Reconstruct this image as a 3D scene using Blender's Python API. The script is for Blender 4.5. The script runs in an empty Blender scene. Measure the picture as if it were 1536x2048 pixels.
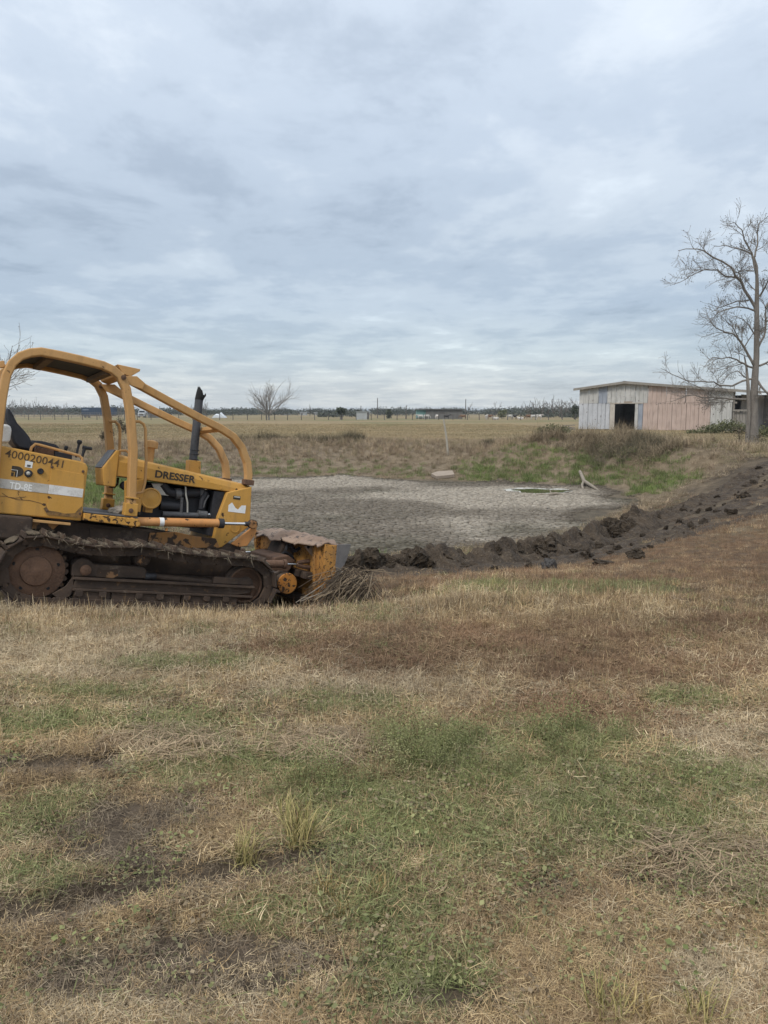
import bpy, math, random
import numpy as np
from mathutils import Vector, Matrix, Euler

# ------------------------------------------------------------------ camera
sc = bpy.context.scene
COL = sc.collection
FPX, CX, CY, EYE = 1540.0, 768.0, 1024.0, 1.7
TILT = math.atan(200 / 1540.0)
cam = bpy.data.cameras.new('camera')
cam.sensor_fit = 'VERTICAL'
cam.sensor_height = 36.0
cam.lens = 36.0 * FPX / 2048.0
cam.clip_start = 0.05
cam.clip_end = 9000
camo = bpy.data.objects.new('camera', cam)
camo.location = (0, 0, EYE)
camo.rotation_euler = (math.radians(90) - TILT, 0, 0)
COL.objects.link(camo)
sc.camera = camo

# ------------------------------------------------------------------ world: overcast layered sky
SUN_EL, SUN_AZ = math.radians(50), math.radians(215)     # azimuth clockwise from +Y
w = bpy.data.worlds.new('World')
sc.world = w
w.use_nodes = True
NT = w.node_tree
NT.nodes.clear()
def wn(t, **k):
    n = NT.nodes.new(t)
    for a, b in k.items(): setattr(n, a, b)
    return n
def wl(a, b): NT.links.new(a, b)
def wmath(op, a, b=None, c=None):
    n = wn('ShaderNodeMath', operation=op)
    for i, v in enumerate((a, b, c)):
        if v is None: continue
        if isinstance(v, (int, float)): n.inputs[i].default_value = v
        else: wl(v, n.inputs[i])
    return n.outputs[0]
tc = wn('ShaderNodeTexCoord')
sep = wn('ShaderNodeSeparateXYZ'); wl(tc.outputs['Generated'], sep.inputs[0])
zel = wmath('MAXIMUM', sep.outputs['Z'], 0.0)
zc = wmath('ADD', zel, 0.075)
comb = wn('ShaderNodeCombineXYZ')
wl(wmath('DIVIDE', sep.outputs['X'], zc), comb.inputs[0])
wl(wmath('MULTIPLY', wmath('DIVIDE', sep.outputs['Y'], zc), .78), comb.inputs[1])
def wnoise(scale, detail, rough, off, dist=0.0):
    mp = wn('ShaderNodeMapping'); mp.inputs['Location'].default_value = off
    wl(comb.outputs[0], mp.inputs['Vector'])
    n = wn('ShaderNodeTexNoise'); n.inputs['Scale'].default_value = scale
    n.inputs['Detail'].default_value = detail; n.inputs['Roughness'].default_value = rough
    n.inputs['Distortion'].default_value = dist
    wl(mp.outputs[0], n.inputs['Vector']); return n.outputs['Fac']
n1 = wnoise(0.40, 4, .5, (3.1, 1.7, 0), .2)
n2 = wnoise(1.45, 8, .62, (7.4, 2.2, 0), .25)
n3 = wnoise(3.8, 6, .6, (1.0, 9.2, 0), .2)
den = wmath('ADD', wmath('ADD', wmath('MULTIPLY', n1, .40), wmath('MULTIPLY', n2, .42)), wmath('MULTIPLY', n3, .18))
def wramp(fac, stops, interp='EASE'):
    r = wn('ShaderNodeValToRGB'); r.color_ramp.interpolation = interp
    e = r.color_ramp.elements
    while len(e) < len(stops): e.new(.5)
    for el, (p, c) in zip(e, stops):
        el.position = p; el.color = (*c, 1) if len(c) == 3 else c
    wl(fac, r.inputs[0]); return r.outputs[0]
zr = wmath('POWER', zel, .5)
grad = wramp(zr, [(0, (.50, .52, .52)), (.17, (.51, .545, .56)), (.27, (.445, .515, .565)), (.36, (.41, .485, .57)), (.46, (.445, .515, .60)),
                  (.56, (.53, .60, .69)), (.67, (.63, .695, .78)), (1.0, (.98, 1.02, 1.08))], 'LINEAR')
cl = wramp(den, [(.37, (.70, .735, .78)), (.46, (.87, .895, .925)), (.54, (1.05, 1.045, 1.035)), (.64, (1.34, 1.30, 1.24))], 'EASE')
mixc = wn('ShaderNodeMix', data_type='RGBA', blend_type='MULTIPLY'); mixc.inputs[0].default_value = 1
wl(grad, mixc.inputs[6]); wl(cl, mixc.inputs[7])
sky = wn('ShaderNodeTexSky', sky_type='NISHITA'); sky.sun_disc = False
sky.sun_elevation = SUN_EL; sky.sun_rotation = SUN_AZ
bgs = wn('ShaderNodeBackground'); bgs.inputs[1].default_value = 0.06; wl(sky.outputs[0], bgs.inputs[0])
bgc = wn('ShaderNodeBackground'); bgc.inputs[1].default_value = 1.0; wl(mixc.outputs[2], bgc.inputs[0])
mx = wn('ShaderNodeMixShader'); mx.inputs[0].default_value = .93
wl(bgs.outputs[0], mx.inputs[1]); wl(bgc.outputs[0], mx.inputs[2])
wo = wn('ShaderNodeOutputWorld'); wl(mx.outputs[0], wo.inputs[0])

sun = bpy.data.lights.new('sun', 'SUN')
sun.energy = 1.5; sun.angle = math.radians(14); sun.color = (1.0, .95, .88)
suno = bpy.data.objects.new('sun', sun); COL.objects.link(suno)
sd = Vector((math.sin(SUN_AZ) * math.cos(SUN_EL), math.cos(SUN_AZ) * math.cos(SUN_EL), math.sin(SUN_EL)))
suno.rotation_euler = sd.to_track_quat('Z', 'Y').to_euler()
suno.location = (0, -20, 40)

sc.view_settings.view_transform = 'Standard'
sc.view_settings.look = 'None'
sc.view_settings.exposure = 0.45
sc.view_settings.gamma = 1.0
sc.render.engine = 'CYCLES'
sc.cycles.use_denoising = True
sc.cycles.denoiser = 'OPENIMAGEDENOISE'
sc.cycles.denoising_input_passes = 'RGB_ALBEDO_NORMAL'
sc.cycles.max_bounces = 5
sc.cycles.diffuse_bounces = 3
sc.cycles.glossy_bounces = 2
sc.cycles.transparent_max_bounces = 6
sc.cycles.volume_bounces = 0

# ------------------------------------------------------------------ helpers
rng = np.random.default_rng(7)
RND = random.Random(11)
fwd = np.array([0, math.cos(TILT), -math.sin(TILT)])
upv = np.array([0, math.sin(TILT), math.cos(TILT)])
def ray(px, py):
    return (px - CX) / FPX * np.array([1., 0, 0]) - (py - CY) / FPX * upv + fwd
def at(px, py, Y):
    r = ray(px, py); p = r * (Y / r[1]); return np.array([p[0], Y, EYE + p[2]])
def gz(px, py, z=0.0):
    r = ray(px, py); t = (z - EYE) / r[2]; p = r * t; return np.array([p[0], p[1], z])

def _hash(ix, iy, s):
    h = (ix.astype(np.int64) * 374761393 + iy.astype(np.int64) * 668265263 + s * 1442695041) & 0x7fffffff
    h = ((h ^ (h >> 13)) * 1274126177) & 0x7fffffff
    return ((h ^ (h >> 16)) & 0xffff) / 65535.0
def vnoise(x, y, s=0):
    x = np.asarray(x, float); y = np.asarray(y, float)
    ix = np.floor(x); iy = np.floor(y); fx = x - ix; fy = y - iy
    fx = fx * fx * (3 - 2 * fx); fy = fy * fy * (3 - 2 * fy)
    a = _hash(ix, iy, s); b = _hash(ix + 1, iy, s); c = _hash(ix, iy + 1, s); d = _hash(ix + 1, iy + 1, s)
    return (a * (1 - fx) + b * fx) * (1 - fy) + (c * (1 - fx) + d * fx) * fy
def fbm(x, y, s=0, o=4):
    v = 0; a = .5; t = 0
    for i in range(o):
        v = v + a * vnoise(x * 2 ** i, y * 2 ** i, s + i * 17); t += a; a *= .5
    return v / t
def sstep(a, b, x):
    t = np.clip((x - a) / (b - a), 0, 1); return t * t * (3 - 2 * t)

def tag(o, label=None, cat=None, group=None, kind=None):
    if label: o['label'] = label
    if cat: o['category'] = cat
    if group: o['group'] = group
    if kind: o['kind'] = kind
    return o
def empty(name, loc=(0, 0, 0), rot=None):
    o = bpy.data.objects.new(name, None); o.location = loc; o.empty_display_size = .2
    if rot is not None: o.rotation_euler = rot
    COL.objects.link(o); return o

class MB:
    """collects geometry; build() makes ONE mesh object"""
    def __init__(s): s.v = []; s.f = []; s.c = []; s.col = None
    def add(s, vs, fs):
        b = len(s.v); s.v.extend([tuple(map(float, p)) for p in vs]); s.f.extend([tuple(b + i for i in f) for f in fs])
        if s.col is not None: s.c.extend([s.col] * len(fs))
        return s
    def box(s, lo, hi, M=None):
        x0, y0, z0 = lo; x1, y1, z1 = hi
        vs = [(x0, y0, z0), (x1, y0, z0), (x1, y1, z0), (x0, y1, z0), (x0, y0, z1), (x1, y0, z1), (x1, y1, z1), (x0, y1, z1)]
        if M is not None: vs = [M @ Vector(v) for v in vs]
        return s.add(vs, [(0, 3, 2, 1), (4, 5, 6, 7), (0, 1, 5, 4), (1, 2, 6, 5), (2, 3, 7, 6), (3, 0, 4, 7)])
    def prism(s, poly, y0, y1, axis='y'):
        """polygon of (u, z) extruded along y (axis y) or polygon (x, y) along z (axis z)"""
        n = len(poly)
        if axis == 'y': vs = [(p[0], y0, p[1]) for p in poly] + [(p[0], y1, p[1]) for p in poly]
        elif axis == 'x': vs = [(y0, p[0], p[1]) for p in poly] + [(y1, p[0], p[1]) for p in poly]
        else: vs = [(p[0], p[1], y0) for p in poly] + [(p[0], p[1], y1) for p in poly]
        return s.add(vs, [tuple(range(n)), tuple(range(2 * n - 1, n - 1, -1))] + [(i, i + n, (i + 1) % n + n, (i + 1) % n) for i in range(n)])
    def tube(s, pts, rad, sides=8, cap=True, rect=None, upref=None):
        """sweep a round (or rect = (half width, half height)) section along pts"""
        P = [Vector(p) for p in pts]; n = len(P)
        if isinstance(rad, (int, float)): rad = [rad] * n
        T = []
        for i in range(n):
            a = P[max(0, i - 1)]; b = P[min(n - 1, i + 1)]; t = (b - a)
            T.append(t.normalized() if t.length > 1e-9 else Vector((0, 0, 1)))
        ref = Vector(upref) if upref else (Vector((0, 0, 1)) if abs(T[0].z) < .9 else Vector((1, 0, 0)))
        N = (ref - T[0] * ref.dot(T[0])).normalized()
        vs = []
        for i in range(n):
            if i: 
                N = N - T[i] * N.dot(T[i])
                N = N.normalized() if N.length > 1e-6 else Vector((1, 0, 0))
            if upref:
                q = Vector(upref); N = (q - T[i] * q.dot(T[i])).normalized()
            B = T[i].cross(N)
            if rect:
                for a, b in ((1, 1), (-1, 1), (-1, -1), (1, -1)):
                    vs.append(P[i] + B * (rect[0] * a * rad[i]) + N * (rect[1] * b * rad[i]))
            else:
                for k in range(sides):
                    an = 2 * math.pi * k / sides
                    vs.append(P[i] + (N * math.cos(an) + B * math.sin(an)) * rad[i])
        k = 4 if rect else sides
        fs = [(i * k + j, i * k + (j + 1) % k, (i + 1) * k + (j + 1) % k, (i + 1) * k + j) for i in range(n - 1) for j in range(k)]
        if cap: fs += [tuple(range(k - 1, -1, -1)), tuple((n - 1) * k + j for j in range(k))]
        return s.add(vs, fs)
    def lathe(s, prof, c, axis, sides=24):
        """prof: list of (r, t) along axis from c"""
        A = Vector(axis).normalized(); r = Vector((0, 0, 1)) if abs(A.z) < .9 else Vector((1, 0, 0))
        N = (r - A * r.dot(A)).normalized(); B = A.cross(N); C0 = Vector(c); vs = []
        for (rr, t) in prof:
            for k in range(sides):
                an = 2 * math.pi * k / sides
                vs.append(C0 + A * t + (N * math.cos(an) + B * math.sin(an)) * max(rr, 1e-4))
        n = len(prof)
        fs = [(i * sides + j, i * sides + (j + 1) % sides, (i + 1) * sides + (j + 1) % sides, (i + 1) * sides + j) for i in range(n - 1) for j in range(sides)]
        fs += [tuple(range(sides - 1, -1, -1)), tuple((n - 1) * sides + j for j in range(sides))]
        return s.add(vs, fs)
    def cyl(s, c, axis, r, l0, l1, sides=20):
        return s.lathe([(r, l0), (r, l1)], c, axis, sides)
    def mesh(s, name):
        m = bpy.data.meshes.new(name); m.from_pydata(s.v, [], s.f)
        if s.col is not None and s.c:
            a = m.attributes.new('bv', 'FLOAT', 'FACE'); a.data.foreach_set('value', np.array(s.c, np.float32))
        m.update(); return m
    def build(s, name, mt, parent=None, bevel=0, smooth=False, seg=2):
        m = s.mesh(name); return place(name, m, mt, parent, bevel, smooth, seg)
def place(name, m, mt, parent=None, bevel=0, smooth=False, seg=2):
    if mt is not None and not m.materials: m.materials.append(mt)
    o = bpy.data.objects.new(name, m); COL.objects.link(o)
    if parent is not None: o.parent = parent
    if smooth:
        m.polygons.foreach_set('use_smooth', [True] * len(m.polygons))
        m.set_sharp_from_angle(angle=math.radians(40))
    if bevel:
        b = o.modifiers.new('bevel', 'BEVEL'); b.width = bevel; b.segments = seg; b.limit_method = 'ANGLE'; b.angle_limit = math.radians(35)
        b.harden_normals = False
    return o
def copy_tree(o, parent=None):
    c = o.copy(); COL.objects.link(c); c.parent = parent
    for ch in o.children: copy_tree(ch, c)
    return c
def fast_mesh(name, V, Fq, nper):
    """V (n,3), Fq flat int loop indices, nper verts per face (int or array)"""
    m = bpy.data.meshes.new(name); V = np.asarray(V, np.float32); Fq = np.asarray(Fq, np.int32).ravel()
    if isinstance(nper, int): cnt = np.full(len(Fq) // nper, nper, np.int32)
    else: cnt = np.asarray(nper, np.int32)
    m.vertices.add(len(V)); m.vertices.foreach_set('co', V.ravel())
    m.loops.add(len(Fq)); m.loops.foreach_set('vertex_index', Fq)
    m.polygons.add(len(cnt)); m.polygons.foreach_set('loop_start', np.concatenate([[0], np.cumsum(cnt)[:-1]]).astype(np.int32))
    m.update(calc_edges=True); return m
def face_attr(m, name, vals):
    a = m.attributes.new(name, 'FLOAT', 'FACE'); a.data.foreach_set('value', np.asarray(vals, np.float32))
def col_attr(m, name, vals, dom='POINT'):
    a = m.attributes.new(name, 'FLOAT_COLOR', dom)
    c = np.ones((len(vals), 4), np.float32); c[:, :3] = vals; a.data.foreach_set('color', c.ravel())

# ------------------------------------------------------------------ materials
class MT:
    def __init__(s, name):
        s.m = bpy.data.materials.new(name); s.m.use_nodes = True; s.t = s.m.node_tree; s.t.nodes.clear()
        s.out = s.n('ShaderNodeOutputMaterial'); s.b = s.n('ShaderNodeBsdfPrincipled'); s.l(s.b.outputs[0], s.out.inputs[0])
        s.b.inputs['Specular IOR Level'].default_value = .3
        s.co = None
    def n(s, t, **k):
        x = s.t.nodes.new(t)
        for a, b in k.items(): setattr(x, a, b)
        return x
    def l(s, a, b): s.t.links.new(a, b)
    def put(s, v, sock):
        if hasattr(v, 'is_output') or isinstance(v, bpy.types.NodeSocket): s.l(v, sock)
        elif isinstance(v, (tuple, list)) and len(v) == 3 and sock.type == 'RGBA': sock.default_value = (*v, 1)
        else: sock.default_value = v
    def coords(s, kind='Object', scale=(1, 1, 1), rand=False):
        t = s.n('ShaderNodeTexCoord'); mp = s.n('ShaderNodeMapping'); mp.inputs['Scale'].default_value = scale
        s.l(t.outputs[kind], mp.inputs['Vector'])
        if rand:
            oi = s.n('ShaderNodeObjectInfo'); mu = s.n('ShaderNodeMath', operation='MULTIPLY'); mu.inputs[1].default_value = 37.0
            s.l(oi.outputs['Random'], mu.inputs[0]); cb = s.n('ShaderNodeCombineXYZ'); s.l(mu.outputs[0], cb.inputs[0]); s.l(mu.outputs[0], cb.inputs[2])
            s.l(cb.outputs[0], mp.inputs['Location'])
        return mp.outputs[0]
    def noise(s, co, scale, detail=4, rough=.55, dist=0):
        x = s.n('ShaderNodeTexNoise'); s.l(co, x.inputs['Vector']); x.inputs['Scale'].default_value = scale
        x.inputs['Detail'].default_value = detail; x.inputs['Roughness'].default_value = rough; x.inputs['Distortion'].default_value = dist
        return x.outputs['Fac']
    def step(s, v, a, b):
        x = s.n('ShaderNodeMapRange'); s.put(v, x.inputs[0]); x.inputs[1].default_value = a; x.inputs[2].default_value = b; return x.outputs[0]
    def mix(s, f, a, b, mode='MIX'):
        x = s.n('ShaderNodeMix', data_type='RGBA', blend_type=mode); s.put(f, x.inputs[0]); s.put(a, x.inputs[6]); s.put(b, x.inputs[7]); return x.outputs[2]
    def math(s, op, a, b=0.0):
        x = s.n('ShaderNodeMath', operation=op); s.put(a, x.inputs[0]); s.put(b, x.inputs[1]); return x.outputs[0]
    def attr(s, name, typ='GEOMETRY', out='Fac'):
        x = s.n('ShaderNodeAttribute'); x.attribute_name = name; x.attribute_type = typ; return x.outputs[out]
    def bump(s, h, strength=.4, dist=.02):
        x = s.n('ShaderNodeBump'); x.inputs['Strength'].default_value = strength; x.inputs['Distance'].default_value = dist
        s.l(h, x.inputs['Height']); s.l(x.outputs[0], s.b.inputs['Normal'])
    def fin(s, col, rough=.8, metal=0.0, spec=None):
        s.put(col, s.b.inputs['Base Color']); s.put(rough, s.b.inputs['Roughness']); s.b.inputs['Metallic'].default_value = metal
        if spec is not None: s.b.inputs['Specular IOR Level'].default_value = spec
        return s.m
def simple(name, c1, c2=None, scale=6, rough=.8, lo=.4, hi=.62, metal=0, bump=0, spec=.3, detail=5, sc3=(1, 1, 1), rand=True):
    t = MT(name); co = t.coords('Object', sc3, rand); n = t.noise(co, scale, detail)
    c = t.mix(t.step(n, lo, hi), c1, c2 or c1)
    n2 = t.noise(co, scale * 7, 3); c = t.mix(t.math('MULTIPLY', n2, .5), c, (0, 0, 0), 'MIX') if False else t.mix(t.step(n2, .3, .75), c, tuple(min(1, x * 1.12) for x in (c2 or c1)))
    if bump: t.bump(t.math('ADD', n, n2), bump)
    return t.fin(c, rough, metal, spec)
# ------------------------------------------------------------------ terrain
POND = np.array([(-7, 35), (-2, 35.6), (2, 33.6), (5.6, 31.6), (8.6, 29.0), (7.6, 25), (5.4, 21.2), (3.2, 18.4), (1, 16.8), (-1, 16.2), (-3.5, 17.6), (-6, 21.5), (-8.3, 28), (-8.6, 32)], float)
def poly_sd(x, y, P):
    d = np.full(np.shape(x), 1e9); inside = np.zeros(np.shape(x), bool)
    for i in range(len(P)):
        a = P[i]; b = P[(i + 1) % len(P)]; e = b - a
        t = np.clip(((x - a[0]) * e[0] + (y - a[1]) * e[1]) / (e @ e), 0, 1)
        d = np.minimum(d, np.hypot(x - a[0] - t * e[0], y - a[1] - t * e[1]))
        c = ((a[1] > y) != (b[1] > y)) & (x < (b[0] - a[0]) * (y - a[1]) / (b[1] - a[1] + 1e-12) + a[0])
        inside ^= c
    return np.where(inside, -d, d)
def line_d(x, y, P):
    d = np.full(np.shape(x), 1e9); s = np.zeros(np.shape(x)); sg = np.zeros(np.shape(x)); acc = 0
    for i in range(len(P) - 1):
        a = P[i]; b = P[i + 1]; e = b - a; L = math.hypot(*e)
        t = np.clip(((x - a[0]) * e[0] + (y - a[1]) * e[1]) / (e @ e), 0, 1)
        q = np.hypot(x - a[0] - t * e[0], y - a[1] - t * e[1]); k = q < d
        cr = e[0] * (y - a[1]) - e[1] * (x - a[0])
        d = np.where(k, q, d); s = np.where(k, acc + t * L, s); sg = np.where(k, np.sign(cr), sg); acc += L
    return d, s, sg
# the bulldozer stands on the bank, nose down: its frame (x forward, y left/far, z up)
DZ_O = np.array([-3.72, 7.717, -.171])
DZ_R = np.array(Euler((math.radians(-3), 0, 0)).to_matrix())
_r = Matrix.Rotation(math.radians(31), 3, 'Z') @ Matrix.Rotation(math.radians(9.5), 3, 'Y') @ Matrix.Rotation(math.radians(-3), 3, 'X')
DZ_R = np.array(_r)
RIDGE = np.array([(-.75, 12.0), (.3, 12.5), (1.6, 13.5), (2.9, 14.7), (4.3, 16.3), (5.6, 18.0), (7.0, 19.9), (8.8, 22.0), (10.8, 24.0), (13.5, 26.5)], float)
RUTS = [np.array([gz(x, y)[:2] for x, y in pl]) for pl in (
    [(-250, 1880), (0, 1838), (120, 1812), (300, 1778), (420, 1755), (600, 1722)], [(-300, 1575), (0, 1545), (110, 1537), (210, 1530)])]
def H(x, y):
    x = np.asarray(x, float); y = np.asarray(y, float)
    d = np.maximum(poly_sd(x, y, POND), 0)
    Rr = 11 - 3.0 * sstep(18, 27, y) - 2.0 * sstep(4, 9, x) * sstep(15, 24, y)
    z = -1.3 * (1 - sstep(0, 1, d / Rr))
    far = sstep(24, 33, y + .25 * x)
    z = z + .07 * far * np.exp(-((d - 6.5) / 2.2) ** 2) * (.5 + 1.0 * vnoise(x * .35, y * .3, 5))
    for (mx0, my0, mr, ma) in ((8.4, 34.2, 2.0, .62), (10.6, 32.0, 1.9, .80), (12.4, 30.0, 1.7, .55), (6.0, 36.0, 2.0, .35), (6.2, 36.0, 2.2, .18), (-4, 41, 3.0, .12)):
        z = z + ma * np.exp(-((x - mx0) ** 2 + (y - my0) ** 2) / mr ** 2) * (.6 + .8 * vnoise(x * .9, y * .9, 14))
    out = sstep(0, 2.5, d)
    z = z + out * (.10 * (fbm(x * .16, y * .16, 3, 3) - .5) * sstep(3, 14, y) + .03 * (fbm(x * 1.3, y * 1.3, 9, 3) - .5))
    for P, dep in zip(RUTS, (.05, .04)):
        q, s, sg = line_d(x, y, P)
        wv = 1 + .5 * (vnoise(s * 5, s * 0, 4) - .5)
        z = z - dep * wv * np.exp(-(q / .05) ** 2) + .022 * np.exp(-((q - .12) / .05) ** 2)
    # dozer pad
    dx = x - DZ_O[0]; dy = y - DZ_O[1]
    a = np.array([[DZ_R[0, 0], DZ_R[0, 1]], [DZ_R[1, 0], DZ_R[1, 1]]]); ia = np.linalg.inv(a)
    u = ia[0, 0] * dx + ia[0, 1] * dy; v = ia[1, 0] * dx + ia[1, 1] * dy
    zp = DZ_O[2] + DZ_R[2, 0] * u + DZ_R[2, 1] * v
    ex = np.maximum(np.maximum(-.55 - u, u - 3.1), 0); ey = np.maximum(np.abs(v) - 1.05, 0)
    wgt = 1 - sstep(0, 1.7, np.hypot(ex, ey))
    z = z * (1 - wgt) + zp * wgt
    return z
def Hs(x, y): return float(H(np.array([x]), np.array([y]))[0])

# painted regions: photo ellipses turned into ellipses on the ground
def blob(px, py, rx, ry, z=0.0):
    c = gz(px, py, z); a = gz(px + rx, py, z); b = gz(px, py - ry, z); e = gz(px, py + ry, z)
    return (c[0], c[1], abs(a[0] - c[0]), abs(b[1] - e[1]) / 2)
GREEN = [blob(*b) for b in [(880, 1510, 150, 65), (1160, 1490, 110, 40), (720, 1410, 110, 28), (470, 1545, 230, 45), (640, 1590, 160, 60), (1250, 1620, 230, 90), (90, 1630, 110, 55),
         (900, 1660, 300, 100), (1050, 1560, 220, 60), (760, 1800, 160, 60), (70, 1450, 160, 30), (1420, 1560, 120, 40), (350, 1460, 130, 22), (200, 1390, 120, 18), (820, 1950, 170, 70), (520, 1830, 90, 40), (40, 1760, 120, 40), (1380, 1400, 90, 22)]] + \
        [blob(1130, 1190, 190, 28, -.25), blob(980, 1175, 80, 15, -.3), blob(400, 1330, 150, 14, 0)]
CLOVER = [blob(*b) for b in [(1430, 1830, 130, 70), (1160, 1900, 130, 60), (900, 1880, 150, 80), (1330, 1700, 120, 40), (620, 2000, 160, 50), (1060, 1740, 160, 60), (150, 1920, 90, 40)]]
DIRT = [blob(*b) for b in [(40, 1532, 130, 17), (300, 1625, 160, 45), (250, 1720, 180, 30), (400, 1925, 300, 75), (720, 1700, 120, 16), (180, 1545, 80, 12), (1100, 1780, 70, 20), (210, 1660, 150, 40), (120, 1960, 120, 40), (600, 1735, 110, 18), (1330, 1760, 110, 25), (880, 1990, 120, 25)]]
REDB = [blob(*b) for b in [(980, 1285, 430, 42), (1240, 1330, 260, 45), (760, 1320, 160, 30), (1180, 1420, 200, 40), (560, 1300, 120, 18), (1480, 1250, 140, 30)]] + \
       [blob(1400, 1110, 300, 95, -.35), blob(1250, 1165, 260, 40, -.3), blob(1500, 1060, 160, 50, -.3), blob(900, 1165, 230, 18, -.5), blob(1150, 1130, 250, 15, -.5), blob(780, 1190, 80, 15, -.4)]
PALE = [blob(*b) for b in [(340, 1492, 90, 17), (1450, 1500, 130, 90), (1460, 1740, 120, 50), (660, 1490, 110, 25), (250, 1300, 320, 70), (700, 1365, 260, 40), (1130, 1600, 120, 30), (1450, 1950, 120, 60), (300, 2030, 300, 30), (1020, 1400, 120, 30)]] + [blob(760, 1222, 220, 18, -.3)]
def bw(x, y, B):
    r = np.zeros(np.shape(x))
    for (cx, cy, rx, ry) in B:
        r = np.maximum(r, np.exp(-.8 * (((x - cx) / rx) ** 2 + ((y - cy) / ry) ** 2) ** 1.3))
    return r
def zones(x, y):
    n = fbm(x * 1.7, y * 1.2, 21, 4) - .5; n2 = fbm(x * .5, y * .4, 33, 3) - .5
    g = np.clip(bw(x, y, GREEN) * 1.25 + n * 1.6 + n2 * .4 - .12, 0, 1)
    c = np.clip(bw(x, y, CLOVER) + n * .8, 0, 1)
    dt = np.clip(bw(x, y, DIRT) * 1.35 + n * 1.1 - .10, 0, 1)
    for P in RUTS:
        q, s, sg = line_d(x, y, P); dt = np.maximum(dt, np.exp(-(q / .11) ** 4))
    rb = np.clip(bw(x, y, REDB) * 1.2 + n * .9, 0, 1)
    pl = np.clip(bw(x, y, PALE) * .9 + n2 * .7 + .12, 0, 1)
    return g, c, dt, rb, pl

def axis_grid(fine0, fine1, step, lo, hi, gr=1.09):
    a = list(np.arange(fine0, fine1 + 1e-6, step)); s = step
    while a[-1] < hi: s *= gr; a.append(min(a[-1] + s, hi))
    s = step
    while a[0] > lo: s *= gr; a.insert(0, max(a[0] - s, lo))
    return np.array(a)
gx = axis_grid(-11, 13, .11, -2600, 2600); gy = axis_grid(1.0, 27, .10, -60, 4200, 1.05)
X, Y = np.meshgrid(gx, gy); xf = X.ravel(); yf = Y.ravel(); zf = H(xf, yf)
nx, ny = len(gx), len(gy)
ii = (np.arange(ny - 1)[:, None] * nx + np.arange(nx - 1)[None, :]).ravel()
gm = fast_mesh('ground', np.stack([xf, yf, zf], 1), np.stack([ii, ii + 1, ii + nx + 1, ii + nx], 1), 4)
g_, c_, d_, r_, p_ = zones(xf, yf)
sdp = poly_sd(xf, yf, POND)
def lerp(a, b, t): return a + (np.asarray(b) - a) * t[:, None]
gc = np.tile(np.array([.21, .155, .092]), (len(xf), 1))
gc = lerp(gc, (.25, .195, .12), p_ * .6)
gc = lerp(gc, (.145, .088, .053), r_ * .95)
gc = lerp(gc, (.075, .09, .035), np.maximum(g_, c_) * .7)
gc = lerp(gc, (.14, .104, .077), d_)
# the mown pasture beyond the pond
fld = sstep(36, 46, yf) + sstep(13, 17, xf) * sstep(20, 26, yf); fld = np.clip(fld, 0, 1)
fn = fbm(xf * .03, yf * .12, 55, 4)
fc = np.array([.33, .25, .135]) + (fn[:, None] - .5) * np.array([.16, .11, .08])
fc = lerp(fc, (.20, .20, .085), sstep(.45, .7, fbm(xf * .05, yf * .05, 71, 3)) * .8)
gc = gc * (1 - fld[:, None]) + fc * fld[:, None]
bank = (1 - sstep(6, 10, np.maximum(sdp, 0))) * sstep(15, 20, yf)
bc = np.array([.26, .20, .135]) + (fbm(xf * .6, yf * .6, 5, 3)[:, None] - .5) * .08
gc = gc * (1 - bank[:, None]) + bc * bank[:, None]
mudm = 1 - sstep(-.1, 1.1, sdp + (fbm(xf * .8, yf * .8, 2, 3) - .5) * 1.5)
gc = lerp(gc, (.125, .105, .08), mudm)
q, s_, sg_ = line_d(xf, yf, RIDGE)
mud2 = np.exp(-(np.maximum(q - .9 - (.4 + .9 * (sg_ < 0)) * sstep(6, 12, s_), 0) / .6) ** 2)
gc = lerp(gc, (.075, .056, .042), mud2 * np.clip(.5 + 1.3 * (fbm(xf * 1.5, yf * 1.5, 8, 3) - .3), 0, 1))
col_attr(gm, 'gcol', np.clip(gc, .02, 1))
t = MT('ground_soil_and_turf'); co = t.coords('Object')
nA = t.noise(co, 3.5, 9, .68); nB = t.noise(co, 55, 6, .7)
c = t.mix(t.step(nA, .3, .7), t.mix(.34, t.attr('gcol', out='Color'), (0, 0, 0)), t.mix(.2, t.attr('gcol', out='Color'), (.5, .42, .3)))
c = t.mix(t.step(nB, .35, .7), t.mix(.35, c, (0, 0, 0)), c)
t.bump(t.math('ADD', nA, nB), .9, .035)
gm.materials.append(t.fin(c, .95, spec=.1))
ground = place('ground', gm, None, None, 0, False); gm.polygons.foreach_set('use_smooth', [True] * len(gm.polygons)); tag(ground, kind='structure')

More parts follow.
